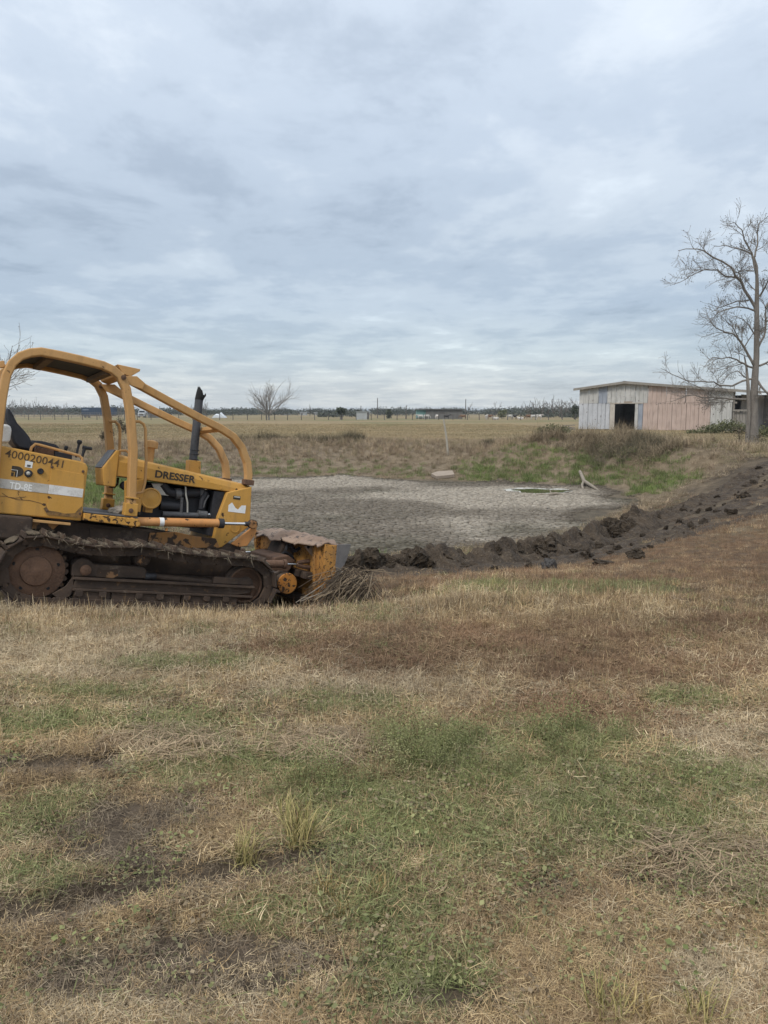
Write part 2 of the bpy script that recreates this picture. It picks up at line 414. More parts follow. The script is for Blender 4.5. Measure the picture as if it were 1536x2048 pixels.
# ------------------------------------------------------------------ cracked mud of the dry pond: thousands of plates
def mud_plates():
    a = .15; r = np.random.default_rng(3)
    x0, x1, y0, y1 = -9.5, 8.8, 15.6, 36.6
    ny_ = int((y1 - y0) / (a * .866)) + 2; nx_ = int((x1 - x0) / a) + 2
    # hexagon corners on a shared honeycomb lattice, each jittered by a hash, so cells tile and gaps stay even
    J, I = np.meshgrid(np.arange(ny_), np.arange(nx_), indexing='ij'); I = I.ravel(); J = J.ravel()
    cx = x0 + (I + .5 * (J % 2)) * a; cy = y0 + J * a * .866
    sd = poly_sd(cx, cy, POND) + (fbm(cx * .5, cy * .5, 12, 4) - .5) * 4.0
    keep = (sd < .55) & (np.hypot((cx - 5.95) / 1.3, (cy - 29.3) / 1.15) > 1) & (r.random(len(cx)) > .04)
    cx = cx[keep]; cy = cy[keep]; sd = sd[keep]; n = len(cx)
    ang = np.radians(np.arange(6) * 60 + 30); R0 = a / 1.732
    VX = cx[:, None] + np.cos(ang) * R0; VY = cy[:, None] + np.sin(ang) * R0
    kx = np.round(VX / (a * .25)); ky = np.round(VY / (a * .25))
    VX = VX + (_hash(kx, ky, 1) - .5) * a * .62; VY = VY + (_hash(kx, ky, 2) - .5) * a * .62
    mx_ = VX.mean(1, keepdims=True); my_ = VY.mean(1, keepdims=True)
    sh = (.72 + .14 * r.random((n, 1)))
    VX = mx_ + (VX - mx_) * sh; VY = my_ + (VY - my_) * sh
    base = H(cx, cy)[:, None]; h = (.015 + .035 * r.random((n, 1)))
    tl = (r.random((n, 2)) - .5) * .16
    ZT = base + h + (VX - mx_) * tl[:, :1] + (VY - my_) * tl[:, 1:]
    top = np.stack([VX, VY, ZT], 2); bot = np.stack([mx_ + (VX - mx_) * 1.06, my_ + (VY - my_) * 1.06, np.broadcast_to(base - .02, VX.shape)], 2)
    V = np.concatenate([top, bot], 1).reshape(-1, 3); b = (np.arange(n) * 12)[:, None]
    F6 = (b + np.arange(6)); k = np.arange(6); k2 = (k + 1) % 6
    Fq = (b[:, :, None] + np.stack([k + 6, k2 + 6, k2, k], 1)[None]).reshape(-1, 4)
    loops = np.concatenate([F6.ravel(), Fq.ravel()]); cnt = np.concatenate([np.full(n, 6), np.full(n * 6, 4)])
    m = fast_mesh('cracked_mud', V, loops, cnt)
    pale = .25 + .75 * sstep(.36, .58, fbm(cx * .20 + .3, cy * .22, 40, 4)); pale = pale * sstep(-.5, .9, -sd)
    v = np.array([.14, .118, .092]) + pale[:, None] * np.array([.265, .24, .20])
    v = v * (1 + (r.random((n, 1)) - .5) * .35)
    gr = sstep(.55, .7, fbm(cx * .35, cy * .35, 77, 3)) * (1 - pale); v = v * (1 - .22 * gr[:, None] * np.array([1, .85, 1]))
    cc = np.concatenate([v, np.repeat(v * .8, 6, 0)])
    col_attr(m, 'pcol', cc, 'FACE')
    t = MT('dried_mud_plate'); co = t.coords('Object'); nn = t.noise(co, 30, 4)
    c = t.mix(t.step(nn, .3, .7), t.mix(.3, t.attr('pcol', out='Color'), (0, 0, 0)), t.attr('pcol', out='Color')); t.bump(nn, .4, .01)
    o = place('cracked_mud', m, t.fin(c, .95, spec=.1)); tag(o, 'grey cracked mud plates covering the floor of the dried pond', 'mud', kind='stuff')
mud_plates()

# ------------------------------------------------------------------ puddle: last water in the pond
def puddle():
    mb = MB(); n = 40; pts = []
    for k in range(n):
        a = 2 * math.pi * k / n; rr = 1 + .16 * math.sin(3 * a + 1) + .10 * math.sin(5 * a) + (.9 if abs(a - .0) < .0 else 0)
        pts.append((5.98 + 1.12 * rr * math.cos(a), 29.3 + .95 * rr * math.sin(a), -1.294))
    mb.add(pts, [tuple(range(n))])
    pts = []
    for k in range(24):
        a = 2 * math.pi * k / 24; rr = 1 + .25 * math.sin(2 * a + .6) + .15 * math.sin(5 * a)
        pts.append((8.0 + .55 * rr * math.cos(a), 28.6 + .6 * rr * math.sin(a), -1.266))
    t = MT('murky_water'); co = t.coords('Object'); n_ = t.noise(co, 9, 3); t.bump(n_, .04, .01)
    return mb.build('puddle', t.fin((.055, .06, .03), .04, spec=.6)), pts
pud, pts2 = puddle(); tag(pud, kind='structure')
def edging():  # pale strip laid along the water's edge, wider on the far side
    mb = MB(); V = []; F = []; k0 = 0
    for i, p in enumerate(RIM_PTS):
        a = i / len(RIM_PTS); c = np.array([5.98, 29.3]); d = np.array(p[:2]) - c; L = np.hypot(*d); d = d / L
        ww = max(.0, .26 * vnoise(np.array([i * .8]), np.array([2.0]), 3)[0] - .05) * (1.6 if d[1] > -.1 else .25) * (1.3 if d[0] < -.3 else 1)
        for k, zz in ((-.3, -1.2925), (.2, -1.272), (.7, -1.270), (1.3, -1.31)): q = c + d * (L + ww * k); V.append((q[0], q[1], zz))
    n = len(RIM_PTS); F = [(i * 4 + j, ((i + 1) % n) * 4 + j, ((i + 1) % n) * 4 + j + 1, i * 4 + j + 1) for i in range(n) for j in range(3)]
    mb.add(V, F); o = mb.build('pale_edging', simple('pale_puddle_edging', (.55, .55, .52), (.30, .29, .25), 9, .8, .45, .6)); tag(o, 'pale scum line around the puddle', 'edging', kind='stuff')
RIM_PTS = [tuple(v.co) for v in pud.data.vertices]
edging()
# ------------------------------------------------------------------ bulldozed mud: ridge of clods and churned track
M_mud = MT('churned_mud'); co = M_mud.coords('Object', rand=True); a_ = M_mud.noise(co, 4, 6, .65); b_ = M_mud.noise(co, 22, 4)
c = M_mud.mix(M_mud.step(a_, .35, .68), (.040, .029, .020), (.098, .073, .050)); c = M_mud.mix(M_mud.step(b_, .57, .72), c, (.15, .118, .082))
M_mud.bump(M_mud.math('ADD', a_, b_), 1.0, .07); M_mud = M_mud.fin(c, .8, spec=.25)
M_clod = MT('mud_clod_soil'); co = M_clod.coords('Object', rand=True); a_ = M_clod.noise(co, 1.2, 6, .65); b_ = M_clod.noise(co, 5, 4)
c = M_clod.mix(M_clod.step(a_, .35, .68), (.042, .031, .021), (.100, .076, .053)); c = M_clod.mix(M_clod.step(b_, .60, .75), c, (.15, .12, .085))
M_clod.bump(M_clod.math('ADD', a_, b_), .9, .12); M_clod = M_clod.fin(c, .85, spec=.2)
def ridge_frame(s):
    seg = np.hypot(*np.diff(RIDGE, axis=0).T); cum = np.concatenate([[0], np.cumsum(seg)])
    x = np.interp(s, cum, RIDGE[:, 0]); y = np.interp(s, cum, RIDGE[:, 1])
    x2 = np.interp(s + .2, cum, RIDGE[:, 0]); y2 = np.interp(s + .2, cum, RIDGE[:, 1]); x1 = np.interp(s - .2, cum, RIDGE[:, 0]); y1 = np.interp(s - .2, cum, RIDGE[:, 1])
    tx, ty = x2 - x1, y2 - y1; L = np.hypot(tx, ty) + 1e-9
    return x, y, -ty / L, tx / L, cum[-1]
RL = ridge_frame(0.0)[4]
def mud_ridge():
    root = empty('mud_ridge', (RIDGE[3][0], RIDGE[3][1], Hs(*RIDGE[3])))
    tag(root, 'dark lumpy ridge of wet bulldozed mud along the near edge of the pond', 'mud ridge')
    off = np.array(root.location)
    S = np.arange(0, RL, .035); Tt = np.arange(-2.1, .75, .035)          # + = towards the pond
    s, t_ = np.meshgrid(S, Tt, indexing='ij'); x, y, nx_, ny_, _ = ridge_frame(s)
    wid = np.where(t_ < 0, 1 + .7 * sstep(7, 13, s), 1 - .35 * sstep(10, 14, s))
    px = x + nx_ * t_ * wid; py = y + ny_ * t_ * wid
    fade = sstep(0, .8, s) * (1 - .6 * sstep(RL - 3, RL, s))
    amp = (.27 - .18 * sstep(9.5, 13.5, s)) * fade
    crest = amp * np.exp(-((t_ - .12 - .12 * np.sin(s * 1.7)) / .27) ** 2) * (.55 + .9 * vnoise(s * 1.6, t_ * .4, 4))
    lump = .34 * (np.abs(fbm(px * 2.6, py * 2.6, 6, 5) - .5) * 2.4 - .1) * np.exp(-((t_ - .1) / .42) ** 2) * (amp / .34 + .15)
    flat = .20 * (fbm(px * 2.6, py * 3.4, 15, 5) - .45) + .10 * np.maximum(fbm(px * 6, py * 6, 25, 3) - .55, 0) + .03 * np.sin(t_ * 19 + 2 * vnoise(s, t_, 3))
    ruts = sum(-.075 * np.exp(-((t_ + c_ + .06 * np.sin(s * .9)) / .16) ** 2) * (1 + .45 * np.sin(s * 30)) + .05 * np.exp(-((t_ + c_ + .27) / .09) ** 2) * (.4 + vnoise(s * 3, t_ * 4, 31)) for c_ in (.55, 1.25)) * sstep(3, 6, s); flat = flat + ruts
    edge = sstep(-2.1, -1.5, t_) * (1 - sstep(.5, .75, t_))
    pz = H(px, py) - .05 + edge * (.065 + crest + np.maximum(lump, -.03) + flat * fade) * (.35 + .65 * fade)
    n, m = s.shape; i = (np.arange(n - 1)[:, None] * m + np.arange(m - 1)[None]).ravel()
    V = np.stack([px.ravel(), py.ravel(), pz.ravel()], 1) - off
    me = fast_mesh('churned_soil', V, np.stack([i, i + m, i + m + 1, i + 1], 1), 4)
    o = place('churned_soil', me, M_mud, root); me.polygons.foreach_set('use_smooth', [True] * len(me.polygons))
    # clods
    meshes = []
    for k in range(9): meshes.append(clod_mesh('clod', 40 + k))
    r = random.Random(5)
    for k in range(295):
        s0 = r.uniform(.1, 13.5) if k < 185 else r.uniform(1, RL - 1)
        t0 = r.gauss(.12, .17) if k < 185 else r.uniform(-1.9, .1)
        size = (.06 + .20 * r.random() ** 2.0) * (1 if s0 < 10 else .75)
        if k >= 185: size = .035 + .11 * r.random() ** 2
        x, y, nx_, ny_, _ = ridge_frame(np.array(s0)); qx = float(x + nx_ * t0); qy = float(y + ny_ * t0)
        zz = Hs(qx, qy) + (.20 * math.exp(-((t0 - .12) / .3) ** 2) * (1 - .7 * float(sstep(8.5, 12.5, s0))) if k < 185 else .03) + size * .15
        o = place('clod', meshes[k % 9], M_clod, root); o.location = Vector((qx, qy, zz)) - Vector(off)
        o.rotation_euler = (r.uniform(-.6, .6), r.uniform(-.6, .6), r.uniform(0, 6.3)); o.scale = (size * r.uniform(.8, 1.3), size * r.uniform(.8, 1.2), size * r.uniform(.7, 1.1))
def clod_mesh(name, seed):
    import bmesh
    r = random.Random(seed); bm = bmesh.new()
    for k in range(15):
        v = Vector((r.gauss(0, 1), r.gauss(0, 1), r.gauss(0, 1))).normalized() * r.uniform(.7, 1.15); bm.verts.new(v)
    h = bmesh.ops.convex_hull(bm, input=bm.verts); bmesh.ops.delete(bm, geom=[g for g in h['geom_interior'] if isinstance(g, bmesh.types.BMVert)], context='VERTS')
    bmesh.ops.subdivide_edges(bm, edges=bm.edges[:], cuts=4, use_grid_fill=True); A = np.array
    P = A([v.co[:] for v in bm.verts]); n = fbm(P[:, 0] * 1.6 + P[:, 2] + seed, P[:, 1] * 1.6 - P[:, 2] * 1.3, seed, 5) - .5; n2 = np.abs(fbm(P[:, 0] * 3 - P[:, 2] * 2, P[:, 1] * 3 + P[:, 2] * 2, seed + 9, 4) - .5)
    for v, a, b in zip(bm.verts, n, n2): v.co = v.co * (1 + 1.1 * a - 1.5 * (b - .1))
    bmesh.ops.triangulate(bm, faces=bm.faces[:])
    m = bpy.data.meshes.new(name); bm.to_mesh(m); bm.free(); return m
def lump_mesh(name, seed, amp=.35, sub=3):
    import bmesh
    bm = bmesh.new(); bmesh.ops.create_icosphere(bm, subdivisions=sub, radius=1)
    for v in bm.verts:
        p = v.co; a = np.array
        n = float(fbm(a([p.x * 1.4 + seed]), a([p.y * 1.4 + p.z * 1.9]), seed, 4)[0]) - .5
        n2 = float(vnoise(a([p.x * 4 + seed]), a([p.y * 4 - p.z * 5]), seed)[0]) - .5
        n3 = abs(float(vnoise(a([p.x * 2.6 - p.z * 2]), a([p.y * 2.6 + seed]), seed + 3)[0]) - .5); v.co = p * (1 + 2.2 * amp * n + .8 * amp * n2 - 1.1 * amp * (n3 - .22))
    m = bpy.data.meshes.new(name); bm.to_mesh(m); bm.free(); return m
mud_ridge()

def stone():
    p = gz(1100, 1140, -.62); m = clod_mesh('mud_block', 91)
    o = place('mud_block', m, simple('dark_clay_block', (.045, .043, .042), (.085, .08, .076), 5, .9, bump=.6)); o.location = (p[0], p[1], Hs(p[0], p[1]) + .075)
    o.scale = (.135, .12, .115); o.rotation_euler = (.2, .1, .5)
    tag(o, 'lone dark grey lump of clay lying on the grass in front of the mud ridge', 'clay lump')
    q = gz(1270, 1098, -.55)
    o2 = place('mud_clod', clod_mesh('mud_clod', 57), M_clod); o2.location = (q[0], q[1], Hs(q[0], q[1]) + .06); o2.scale = (.19, .17, .13)
    tag(o2, 'dark mud clod lying apart on the near side of the churned track at right', 'mud clod')
    q = gz(1210, 1115, -.55)
    o3 = place('mud_clod', clod_mesh('mud_clod', 58), M_clod); o3.location = (q[0], q[1], Hs(q[0], q[1]) + .03); o3.scale = (.22, .15, .08)
    tag(o3, 'low flat mud clod just left of the lone clod by the churned track', 'mud clod')
stone()

M_dead = simple('weathered_dead_wood', (.16, .135, .108), (.26, .225, .18), 9, .9, bump=.5, sc3=(1, 1, 4))
def logs():
    b = gz(1185, 980, -1.25); zb = Hs(b[0], b[1])
    mb = MB(); e = at(1160, 943, b[1] + 2.1)
    fork = at(1168, 962, b[1] + 1.1)
    mb.tube([tuple(at(1197, 981, b[1] - .05)), tuple(at(1184, 972, b[1] + .35)), tuple(fork), tuple(at(1164, 952, b[1] + 1.6)), tuple(e)], [.035, .06, .075, .07, .06], 9)
    mb.tube([tuple(fork), tuple(at(1164, 970, b[1] + .8)), tuple(at(1166, 979, b[1] + .3))], [.06, .05, .04], 8)
    o = mb.build('fallen_log', M_dead, None, 0, True); tag(o, 'pale forked dead log propped on the bank beside the puddle', 'log')
    mb = MB(); Y0 = 27.6; P = [at(x, y, Y0) for x, y in ((1072, 994), (1082, 989), (1094, 991), (1104, 988), (1114, 987), (1125, 992))]
    for p in P: p[2] = max(p[2], -1.27 + .0)
    mb.tube([tuple(p) for p in P], [.02, .045, .045, .055, .05, .04], 7)
    mb.tube([tuple(P[2]), tuple(P[2] + np.array([.02, -.25, -.02])), tuple(P[2] + np.array([-.05, -.4, -.03]))], [.035, .025, .015], 6)
    mb.tube([tuple(P[3]), tuple(at(1101, 984, Y0 + .2)), tuple(at(1100, 980, Y0 + .3))], [.03, .02, .012], 6)
    o = mb.build('fallen_branch', M_dead, None, 0, True); tag(o, 'crooked pale dead branch lying along the near rim of the puddle', 'branch')
    # branch half hidden on the far bank
    mb = MB(); P = [at(x, y, 32.5) for x, y in ((1200, 927), (1212, 924), (1222, 926), (1234, 922))]
    mb.tube([tuple(p) for p in P], [.03, .04, .04, .02], 6)
    o = mb.build('stick', M_dead, None, 0, True); tag(o, 'thin pale stick lying in the tall grass above the puddle', 'stick')
logs()
def slab_post():
    p = gz(887, 928, -.62); z = Hs(p[0], p[1]); mb = MB()
    poly = [(-.52, -.42), (.30, -.55), (.60, .30), (.05, .60), (-.45, .35)]
    mb.prism(poly, -.07, .07, 'z'); o = mb.build('concrete_slab', simple('pale_concrete', (.22, .175, .135), (.29, .24, .19), 4, .9, bump=.3), None, .012)
    o.location = (p[0], p[1], z + .10); o.rotation_euler = (math.radians(5), math.radians(-6), .35); tag(o, 'broken tan concrete slab tilted out of the far bank of the pond', 'slab')
    b = gz(897, 907, -.35); zb = Hs(b[0], b[1]); tp = at(887, 838, b[1]); mb = MB()
    mb.tube([(b[0], b[1], zb - .2), tuple((np.array([b[0], b[1], zb]) + tp) / 2 + np.array([.015, 0, 0])), tuple(tp)], [.055, .05, .043], 8)
    o = mb.build('leaning_post', simple('pale_grey_timber', (.27, .245, .20), (.36, .33, .275), 8, .85, sc3=(1, 1, .3)), None, 0, True); tag(o, 'thin pale post leaning left on the far bank behind the slab', 'post')
slab_post()

# ------------------------------------------------------------------ trees
def bark(name, c1, c2): return simple(name, c1, c2, 5, .95, bump=.6, sc3=(1, 1, .35))
M_bark = bark('grey_bark', (.115, .10, .087), (.20, .178, .155)); M_twig = simple('twig', (.075, .062, .053), (.115, .097, .083), 3, .95)
M_barkfar = bark('pale_bark', (.17, .155, .14), (.24, .22, .20))
def rvec(r, s=1): return Vector((r.gauss(0, s), r.gauss(0, s), r.gauss(0, s)))
def grow(mb, tips, r, p, d, L, rad, lev, up=.12, wig=.22, nseg=6, spread=(.5, 1.0), kids=(4, 6), minr=.008, sides=(7, 5, 4, 3, 3), shrink=(.45, .7)):
    pts = [p.copy()]; rads = [rad]; dirs = [d.copy()]; cur = p.copy(); dd = d.normalized()
    for i in range(nseg):
        dd = (dd + rvec(r, wig * .6) + Vector((0, 0, up))).normalized()
        cur = cur + dd * (L / nseg); pts.append(cur.copy()); rads.append(max(rad * (1 - .8 * (i + 1) / nseg), minr)); dirs.append(dd.copy())
    mb.tube(pts, rads, sides[min(lev, 4)], cap=False)
    if lev >= 4 or rad < minr * 1.2: tips.append(cur.copy()); return
    spawn(mb, tips, r, pts, rads, dirs, L, lev, up, wig, spread, kids, minr, sides, shrink)
    tips.append(cur.copy())
def spawn(mb, tips, r, pts, rads, dirs, L, lev, up, wig, spread, kids, minr, sides, shrink, start=.2, maxlev=3):
    if lev > maxlev: return
    n = r.randint(*kids)
    for k in range(n):
        t = start + (1 - start) * (k + r.random()) / n; f = t * (len(pts) - 1); i = min(int(f), len(pts) - 2); g = f - i
        q = pts[i].lerp(pts[i + 1], g); rr = rads[i] * (1 - g) + rads[i + 1] * g; d0 = dirs[i]
        ax = rvec(r).normalized(); side = d0.cross(ax); side.normalize(); a = r.uniform(*spread)
        d = (d0 * math.cos(a) + side * math.sin(a)).normalized()
        l2 = L * r.uniform(*shrink) * (1 - .35 * t)
        grow(mb, tips, r, q, d, l2, max(rr * r.uniform(.36, .58), minr), lev + 1, up, wig, 5 if lev < 2 else 4, spread, kids, minr, sides, shrink)
def seed_pods(tips, r, name, parent, off, n, size=.03):
    V = []; F = []
    tp = [t for t in tips]; r.shuffle(tp)
    oct_ = [(1, 0, 0), (-1, 0, 0), (0, 1, 0), (0, -1, 0), (0, 0, 1), (0, 0, -1)]; of = [(0, 2, 4), (2, 1, 4), (1, 3, 4), (3, 0, 4), (2, 0, 5), (1, 2, 5), (3, 1, 5), (0, 3, 5)]
    mb = MB()
    for t in tp[:n]:
        s = size * r.uniform(.7, 1.3); mb.add([(t.x + a * s - off[0], t.y + b * s - off[1], t.z + c * s - off[2]) for a, b, c in oct_], of)
    o = mb.build(name, M_twig, parent); tag(o, kind='stuff'); return o
def big_tree():
    D = 41.4; base = gz(1505, 888, 0); r = random.Random(21)
    root = empty('bare_tree', (base[0], base[1], 0)); tag(root, 'tall bare grey tree with a long low limb, in front of the barn at right', 'tree')
    off = Vector(root.location)
    def Z(x, y, dd=0.0): return Vector(at(1240 + x * .23437, 420 + y * .23437, D + dd)) - off
    ks = .23437 / FPX * D
    tb = MB()
    T = [(1125, 2010), (1133, 1900), (1140, 1700), (1150, 1450), (1165, 1250), (1167, 1000), (1167, 800), (1170, 620), (1165, 480), (1140, 400)]
    TR = [58, 45, 36, 28, 23, 20, 18, 14, 11, 9]
    tp = [Z(*q) for q in T]; tp[0].z = -.15
    tb.tube(tp, [q * ks for q in TR], 14); 
    tb.tube([Z(1085, 1990, -.2), Z(1100, 1720, -.15), Z(1093, 1500, -.1), Z(1080, 1350, .1), Z(1062, 1250, .3)], [19 * ks, 17 * ks, 14 * ks, 9 * ks, 5 * ks], 9)
    tb.build('trunk', M_bark, root, 0, True)
    limbs = [
     ([(1165, 900), (1100, 740), (1040, 620), (980, 560), (950, 490), (800, 410), (720, 350), (620, 330), (500, 350)], 17),
     ([(980, 575), (900, 570), (830, 510), (720, 510), (640, 545), (560, 590), (430, 640)], 10),
     ([(1165, 560), (1130, 380), (1060, 250), (1040, 170), (980, 110), (920, 120)], 11),
     ([(1150, 400), (1170, 300), (1165, 180), (1190, 110), (1250, 70)], 10),
     ([(1130, 380), (1050, 340), (960, 320), (900, 300), (800, 310)], 9),
     ([(1150, 860), (1090, 835), (1000, 830), (900, 850), (830, 880), (790, 930), (700, 1000)], 10),
     ([(1100, 770), (1000, 780), (920, 810), (850, 830), (760, 800)], 8),
     ([(1150, 1340), (1090, 1230), (1030, 1120), (970, 1060), (900, 1040), (820, 1010), (770, 950)], 15),
     ([(1030, 1130), (960, 1000), (900, 940), (860, 900)], 7),
     ([(1130, 1345), (1060, 1310), (1000, 1280), (930, 1260), (860, 1270), (790, 1260), (730, 1330)], 11),
     ([(1120, 1620), (1000, 1615), (900, 1605), (780, 1600), (700, 1600), (640, 1580), (560, 1590), (430, 1640)], 13),
     ([(1140, 1450), (1060, 1420), (1000, 1370), (950, 1390), (890, 1450)], 9),
     ([(1130, 1440), (960, 1500), (850, 1500), (800, 1470), (700, 1460), (560, 1450), (430, 1400), (350, 1350)], 11),
     ([(800, 1600), (720, 1540), (640, 1500), (560, 1440), (500, 1380)], 7),
     ([(1180, 1170), (1230, 1080), (1250, 950), (1240, 830), (1215, 770)], 13),
     ([(1190, 740), (1240, 650), (1270, 560), (1300, 450)], 11),
     ([(1175, 1460), (1260, 1560), (1310, 1700), (1360, 1760)], 14),
     ([(1190, 1330), (1290, 1280), (1400, 1200), (1520, 1150)], 12),
     ([(1240, 830), (1330, 700), (1420, 560), (1480, 420)], 10),
     ([(1250, 950), (1380, 900), (1500, 860), (1600, 800)], 10),
     ([(1165, 1100), (1100, 980), (1040, 930), (960, 900)], 8), ([(1168, 700), (1090, 610), (1060, 590)], 6), ([(1140, 520), (1060, 510), (980, 530)], 7)]
    cb = MB(); tips = []
    for li, (P, r0) in enumerate(limbs):
        sl = r.uniform(-1.6, 1.6) if li not in (10, 12) else r.uniform(-.8, .2)
        n = len(P); pts = []; 
        for i, (a, b) in enumerate(P): pts.append(Z(a + (r.uniform(-4, 4) if i else 0), b + (r.uniform(-4, 4) if i else 0), sl * (i / (n - 1)) ** 1.2))
        rads = [max(r0 * .8 * ks * (1 - .82 * i / (n - 1)), .011) for i in range(n)]
        # subdivide for wiggle
        p2 = [pts[0]]; r2 = [rads[0]]
        for i in range(n - 1):
            L = (pts[i + 1] - pts[i]).length
            mid = pts[i].lerp(pts[i + 1], .5) + rvec(r, L * .035); p2 += [mid, pts[i + 1]]; r2 += [(rads[i] + rads[i + 1]) / 2, rads[i + 1]]
        cb.tube(p2, r2, 7, cap=False); dirs = [(p2[min(i + 1, len(p2) - 1)] - p2[max(i - 1, 0)]).normalized() for i in range(len(p2))]
        Lt = sum((p2[i + 1] - p2[i]).length for i in range(len(p2) - 1))
        spawn(cb, tips, r, p2, r2, dirs, min(Lt, 4.0) * .60, 1, .04, .26, (.5, 1.15), (11, 14) if Lt > 2.5 else (7, 9), .006, (7, 5, 4, 3, 3), (.42, .72), .12, 3)
        tips.append(p2[-1].copy())
    cb.build('crown', M_bark, root)
    seed_pods([t + off for t in tips], r, 'seed_pods', root, off, 2200, .021)
    return root
big_tree()
def bare_tree(name, label, base, h, seed, spread=(.35, .8), kids=(5, 7), trunk=.16, rad=.022, mat=None, pods=0, forks=4, group=None, minr=.014, lean=(0, 0), wig=.2):
    r = random.Random(seed); root = empty(name, base); tag(root, label, 'tree', group)
    tb = MB(); cb = MB(); tips = []
    top = Vector((lean[0], lean[1], h * trunk)); R0 = h * rad
    tb.tube([Vector((0, 0, -.2)), top * .5 + rvec(r, h * .004), top], [R0 * 1.15, R0 * .9, R0 * .8], 8)
    tb.build('trunk', mat or M_barkfar, root, 0, True)
    for k in range(forks):
        a = 2 * math.pi * (k + r.random() * .5) / forks; el = r.uniform(.42, 1.2) if k else 1.4
        d = Vector((math.cos(a) * math.cos(el), math.sin(a) * math.cos(el), math.sin(el)))
        grow(cb, tips, r, top - Vector((0, 0, h * trunk * .25 * r.random())), d, h * (1 - trunk) * r.uniform(.72, .98) * (1 if el > .8 else .85), R0 * .55, 0 if h > 5 else 1, .06, wig, 7, spread, kids, minr)
    cb.build('crown', mat or M_barkfar, root)
    if pods: seed_pods([t + Vector(base) for t in tips], r, 'seed_pods', root, base, pods, .03)
    return root
p = at(538, 838, 165.); bare_tree('bare_tree', 'spreading bare pale tree by the far fence, right of the bulldozer exhaust', (p[0], p[1], Hs(p[0], p[1])), 8.2, 5, (.35, .75), (7, 9), .13, .026, minr=.015, forks=12)
p = at(-6, 850, 62.); bare_tree('bare_tree', 'bare tree at the left edge behind the roll cage', (p[0] - .8, p[1], 0), 8.2, 9, (.45, 1.0), (6, 8), .2, .021, M_bark, 500, 7, minr=.011, wig=.3)
ORD = 'first second third fourth fifth sixth seventh eighth ninth tenth eleventh'.split()
def at_ground(px, Y): q = at(px, 840, Y); return (q[0], Y, Hs(q[0], Y))
for i, (px, h, Y) in enumerate([(1058, 5.2, 235), (1071, 6.2, 250), (1083, 5.4, 240), (1096, 6.4, 245), (1107, 6.6, 255), (1119, 5.8, 240), (1130, 6.4, 250), (1142, 6.0, 245), (1152, 6.6, 250)]):
    bare_tree('thicket_tree', 'thin bare tree in the thicket left of the barn, %s from the left' % ORD[i], at_ground(px, Y), h, 60 + i, (.3, .6), (4, 5), .2, .02, M_twig, 0, 6, 'bare trees in the thicket left of the barn', .036)
for i, (px, h, Y) in enumerate([(18, 7.5, 330), (30, 6.5, 340), (44, 7.2, 335), (57, 6.4, 330), (70, 7.0, 345), (86, 6.2, 335), (100, 5.6, 330), (124, 5.8, 340), (240, 5.5, 335), (380, 5.0, 330), (412, 5.6, 300)]):
    bare_tree('distant_tree', 'thin bare tree in the distant row behind the bulldozer, %s from the left' % ORD[i], at_ground(px, Y), h, 90 + i, (.3, .6), (4, 5), .2, .02, M_twig, 0, 6, 'distant bare trees behind the bulldozer', .042)
for i, (px, h, Y, lb) in enumerate([(620, 4.6, 300, 'small bare tree in the distance left of the palm'), (596, 3.8, 300, 'smallest bare tree in the distance beside the spreading tree'),
                                 (991, 5.0, 230, 'slender bare tree behind the cattle, right of the low grey building'), (938, 4.6, 230, 'slender bare sapling just right of the low grey building')]):
    bare_tree('distant_tree', lb, at_ground(px, Y), h, 120 + i, (.3, .6), (4, 5), .3, .016, M_twig, 0, 3, None, .03)

# ------------------------------------------------------------------ leafy masses
def leaf_mat(name, c1, c2):
    t = MT(name); c = t.mix(t.attr('bv'), c1, c2); return t.fin(c, .9, spec=.15)
def leaf_cloud(blobs, n, size, seed, flat=.0):
    r = np.random.default_rng(seed); V = []; bv = []
    wts = np.array([b[3] * b[4] * b[5] for b in blobs]) ** .67; wts /= wts.sum(); ids = r.choice(len(blobs), n, p=wts)
    B = np.array(blobs)[ids]
    d = r.normal(size=(n, 3)); d /= np.linalg.norm(d, axis=1)[:, None]; rad = r.random((n, 1)) ** .45 * (1 + .18 * r.normal(size=(n, 1)))
    c = B[:, :3] + d * rad * B[:, 3:6]; c[:, 2] = np.maximum(c[:, 2], .02)
    a = r.normal(size=(n, 3)); a /= np.linalg.norm(a, axis=1)[:, None]; b = np.cross(a, r.normal(size=(n, 3))); b /= np.linalg.norm(b, axis=1)[:, None]
    s = size * (.6 + .8 * r.random((n, 1)))
    V = np.stack([c - a * s, c - b * s * .45, c + a * s, c + b * s * .45], 1).reshape(-1, 3)
    return V, r.random(n)
def bush(name, label, loc, blobs, n, size, mt, seed, cat='bush', stems=6, group=None):
    root = empty(name, loc); tag(root, label, cat, group); V, bv = leaf_cloud(blobs, n, size, seed)
    m = fast_mesh('foliage', V, np.arange(len(V)), 4); face_attr(m, 'bv', bv); place('foliage', m, mt, root)
    mb = MB(); r = random.Random(seed)
    for k in range(stems):
        b = blobs[k % len(blobs)]; mb.tube([(b[0] * .7 + r.uniform(-.1, .1), b[1] * .7, -.1), (b[0] * .85, b[1] * .85, b[2] * .6), (b[0] + r.uniform(-.3, .3) * b[3], b[1], b[2] + b[5] * .7)], [size * .25, size * .18, size * .08], 5)
    mb.build('stem', M_twig, root); return root
LATE = []
M_brush = leaf_mat('dark_brush', (.065, .055, .038), (.19, .155, .105)); M_gbush = leaf_mat('olive_bush', (.075, .085, .04), (.16, .16, .085)); M_ever = leaf_mat('evergreen', (.035, .045, .028), (.075, .085, .05))
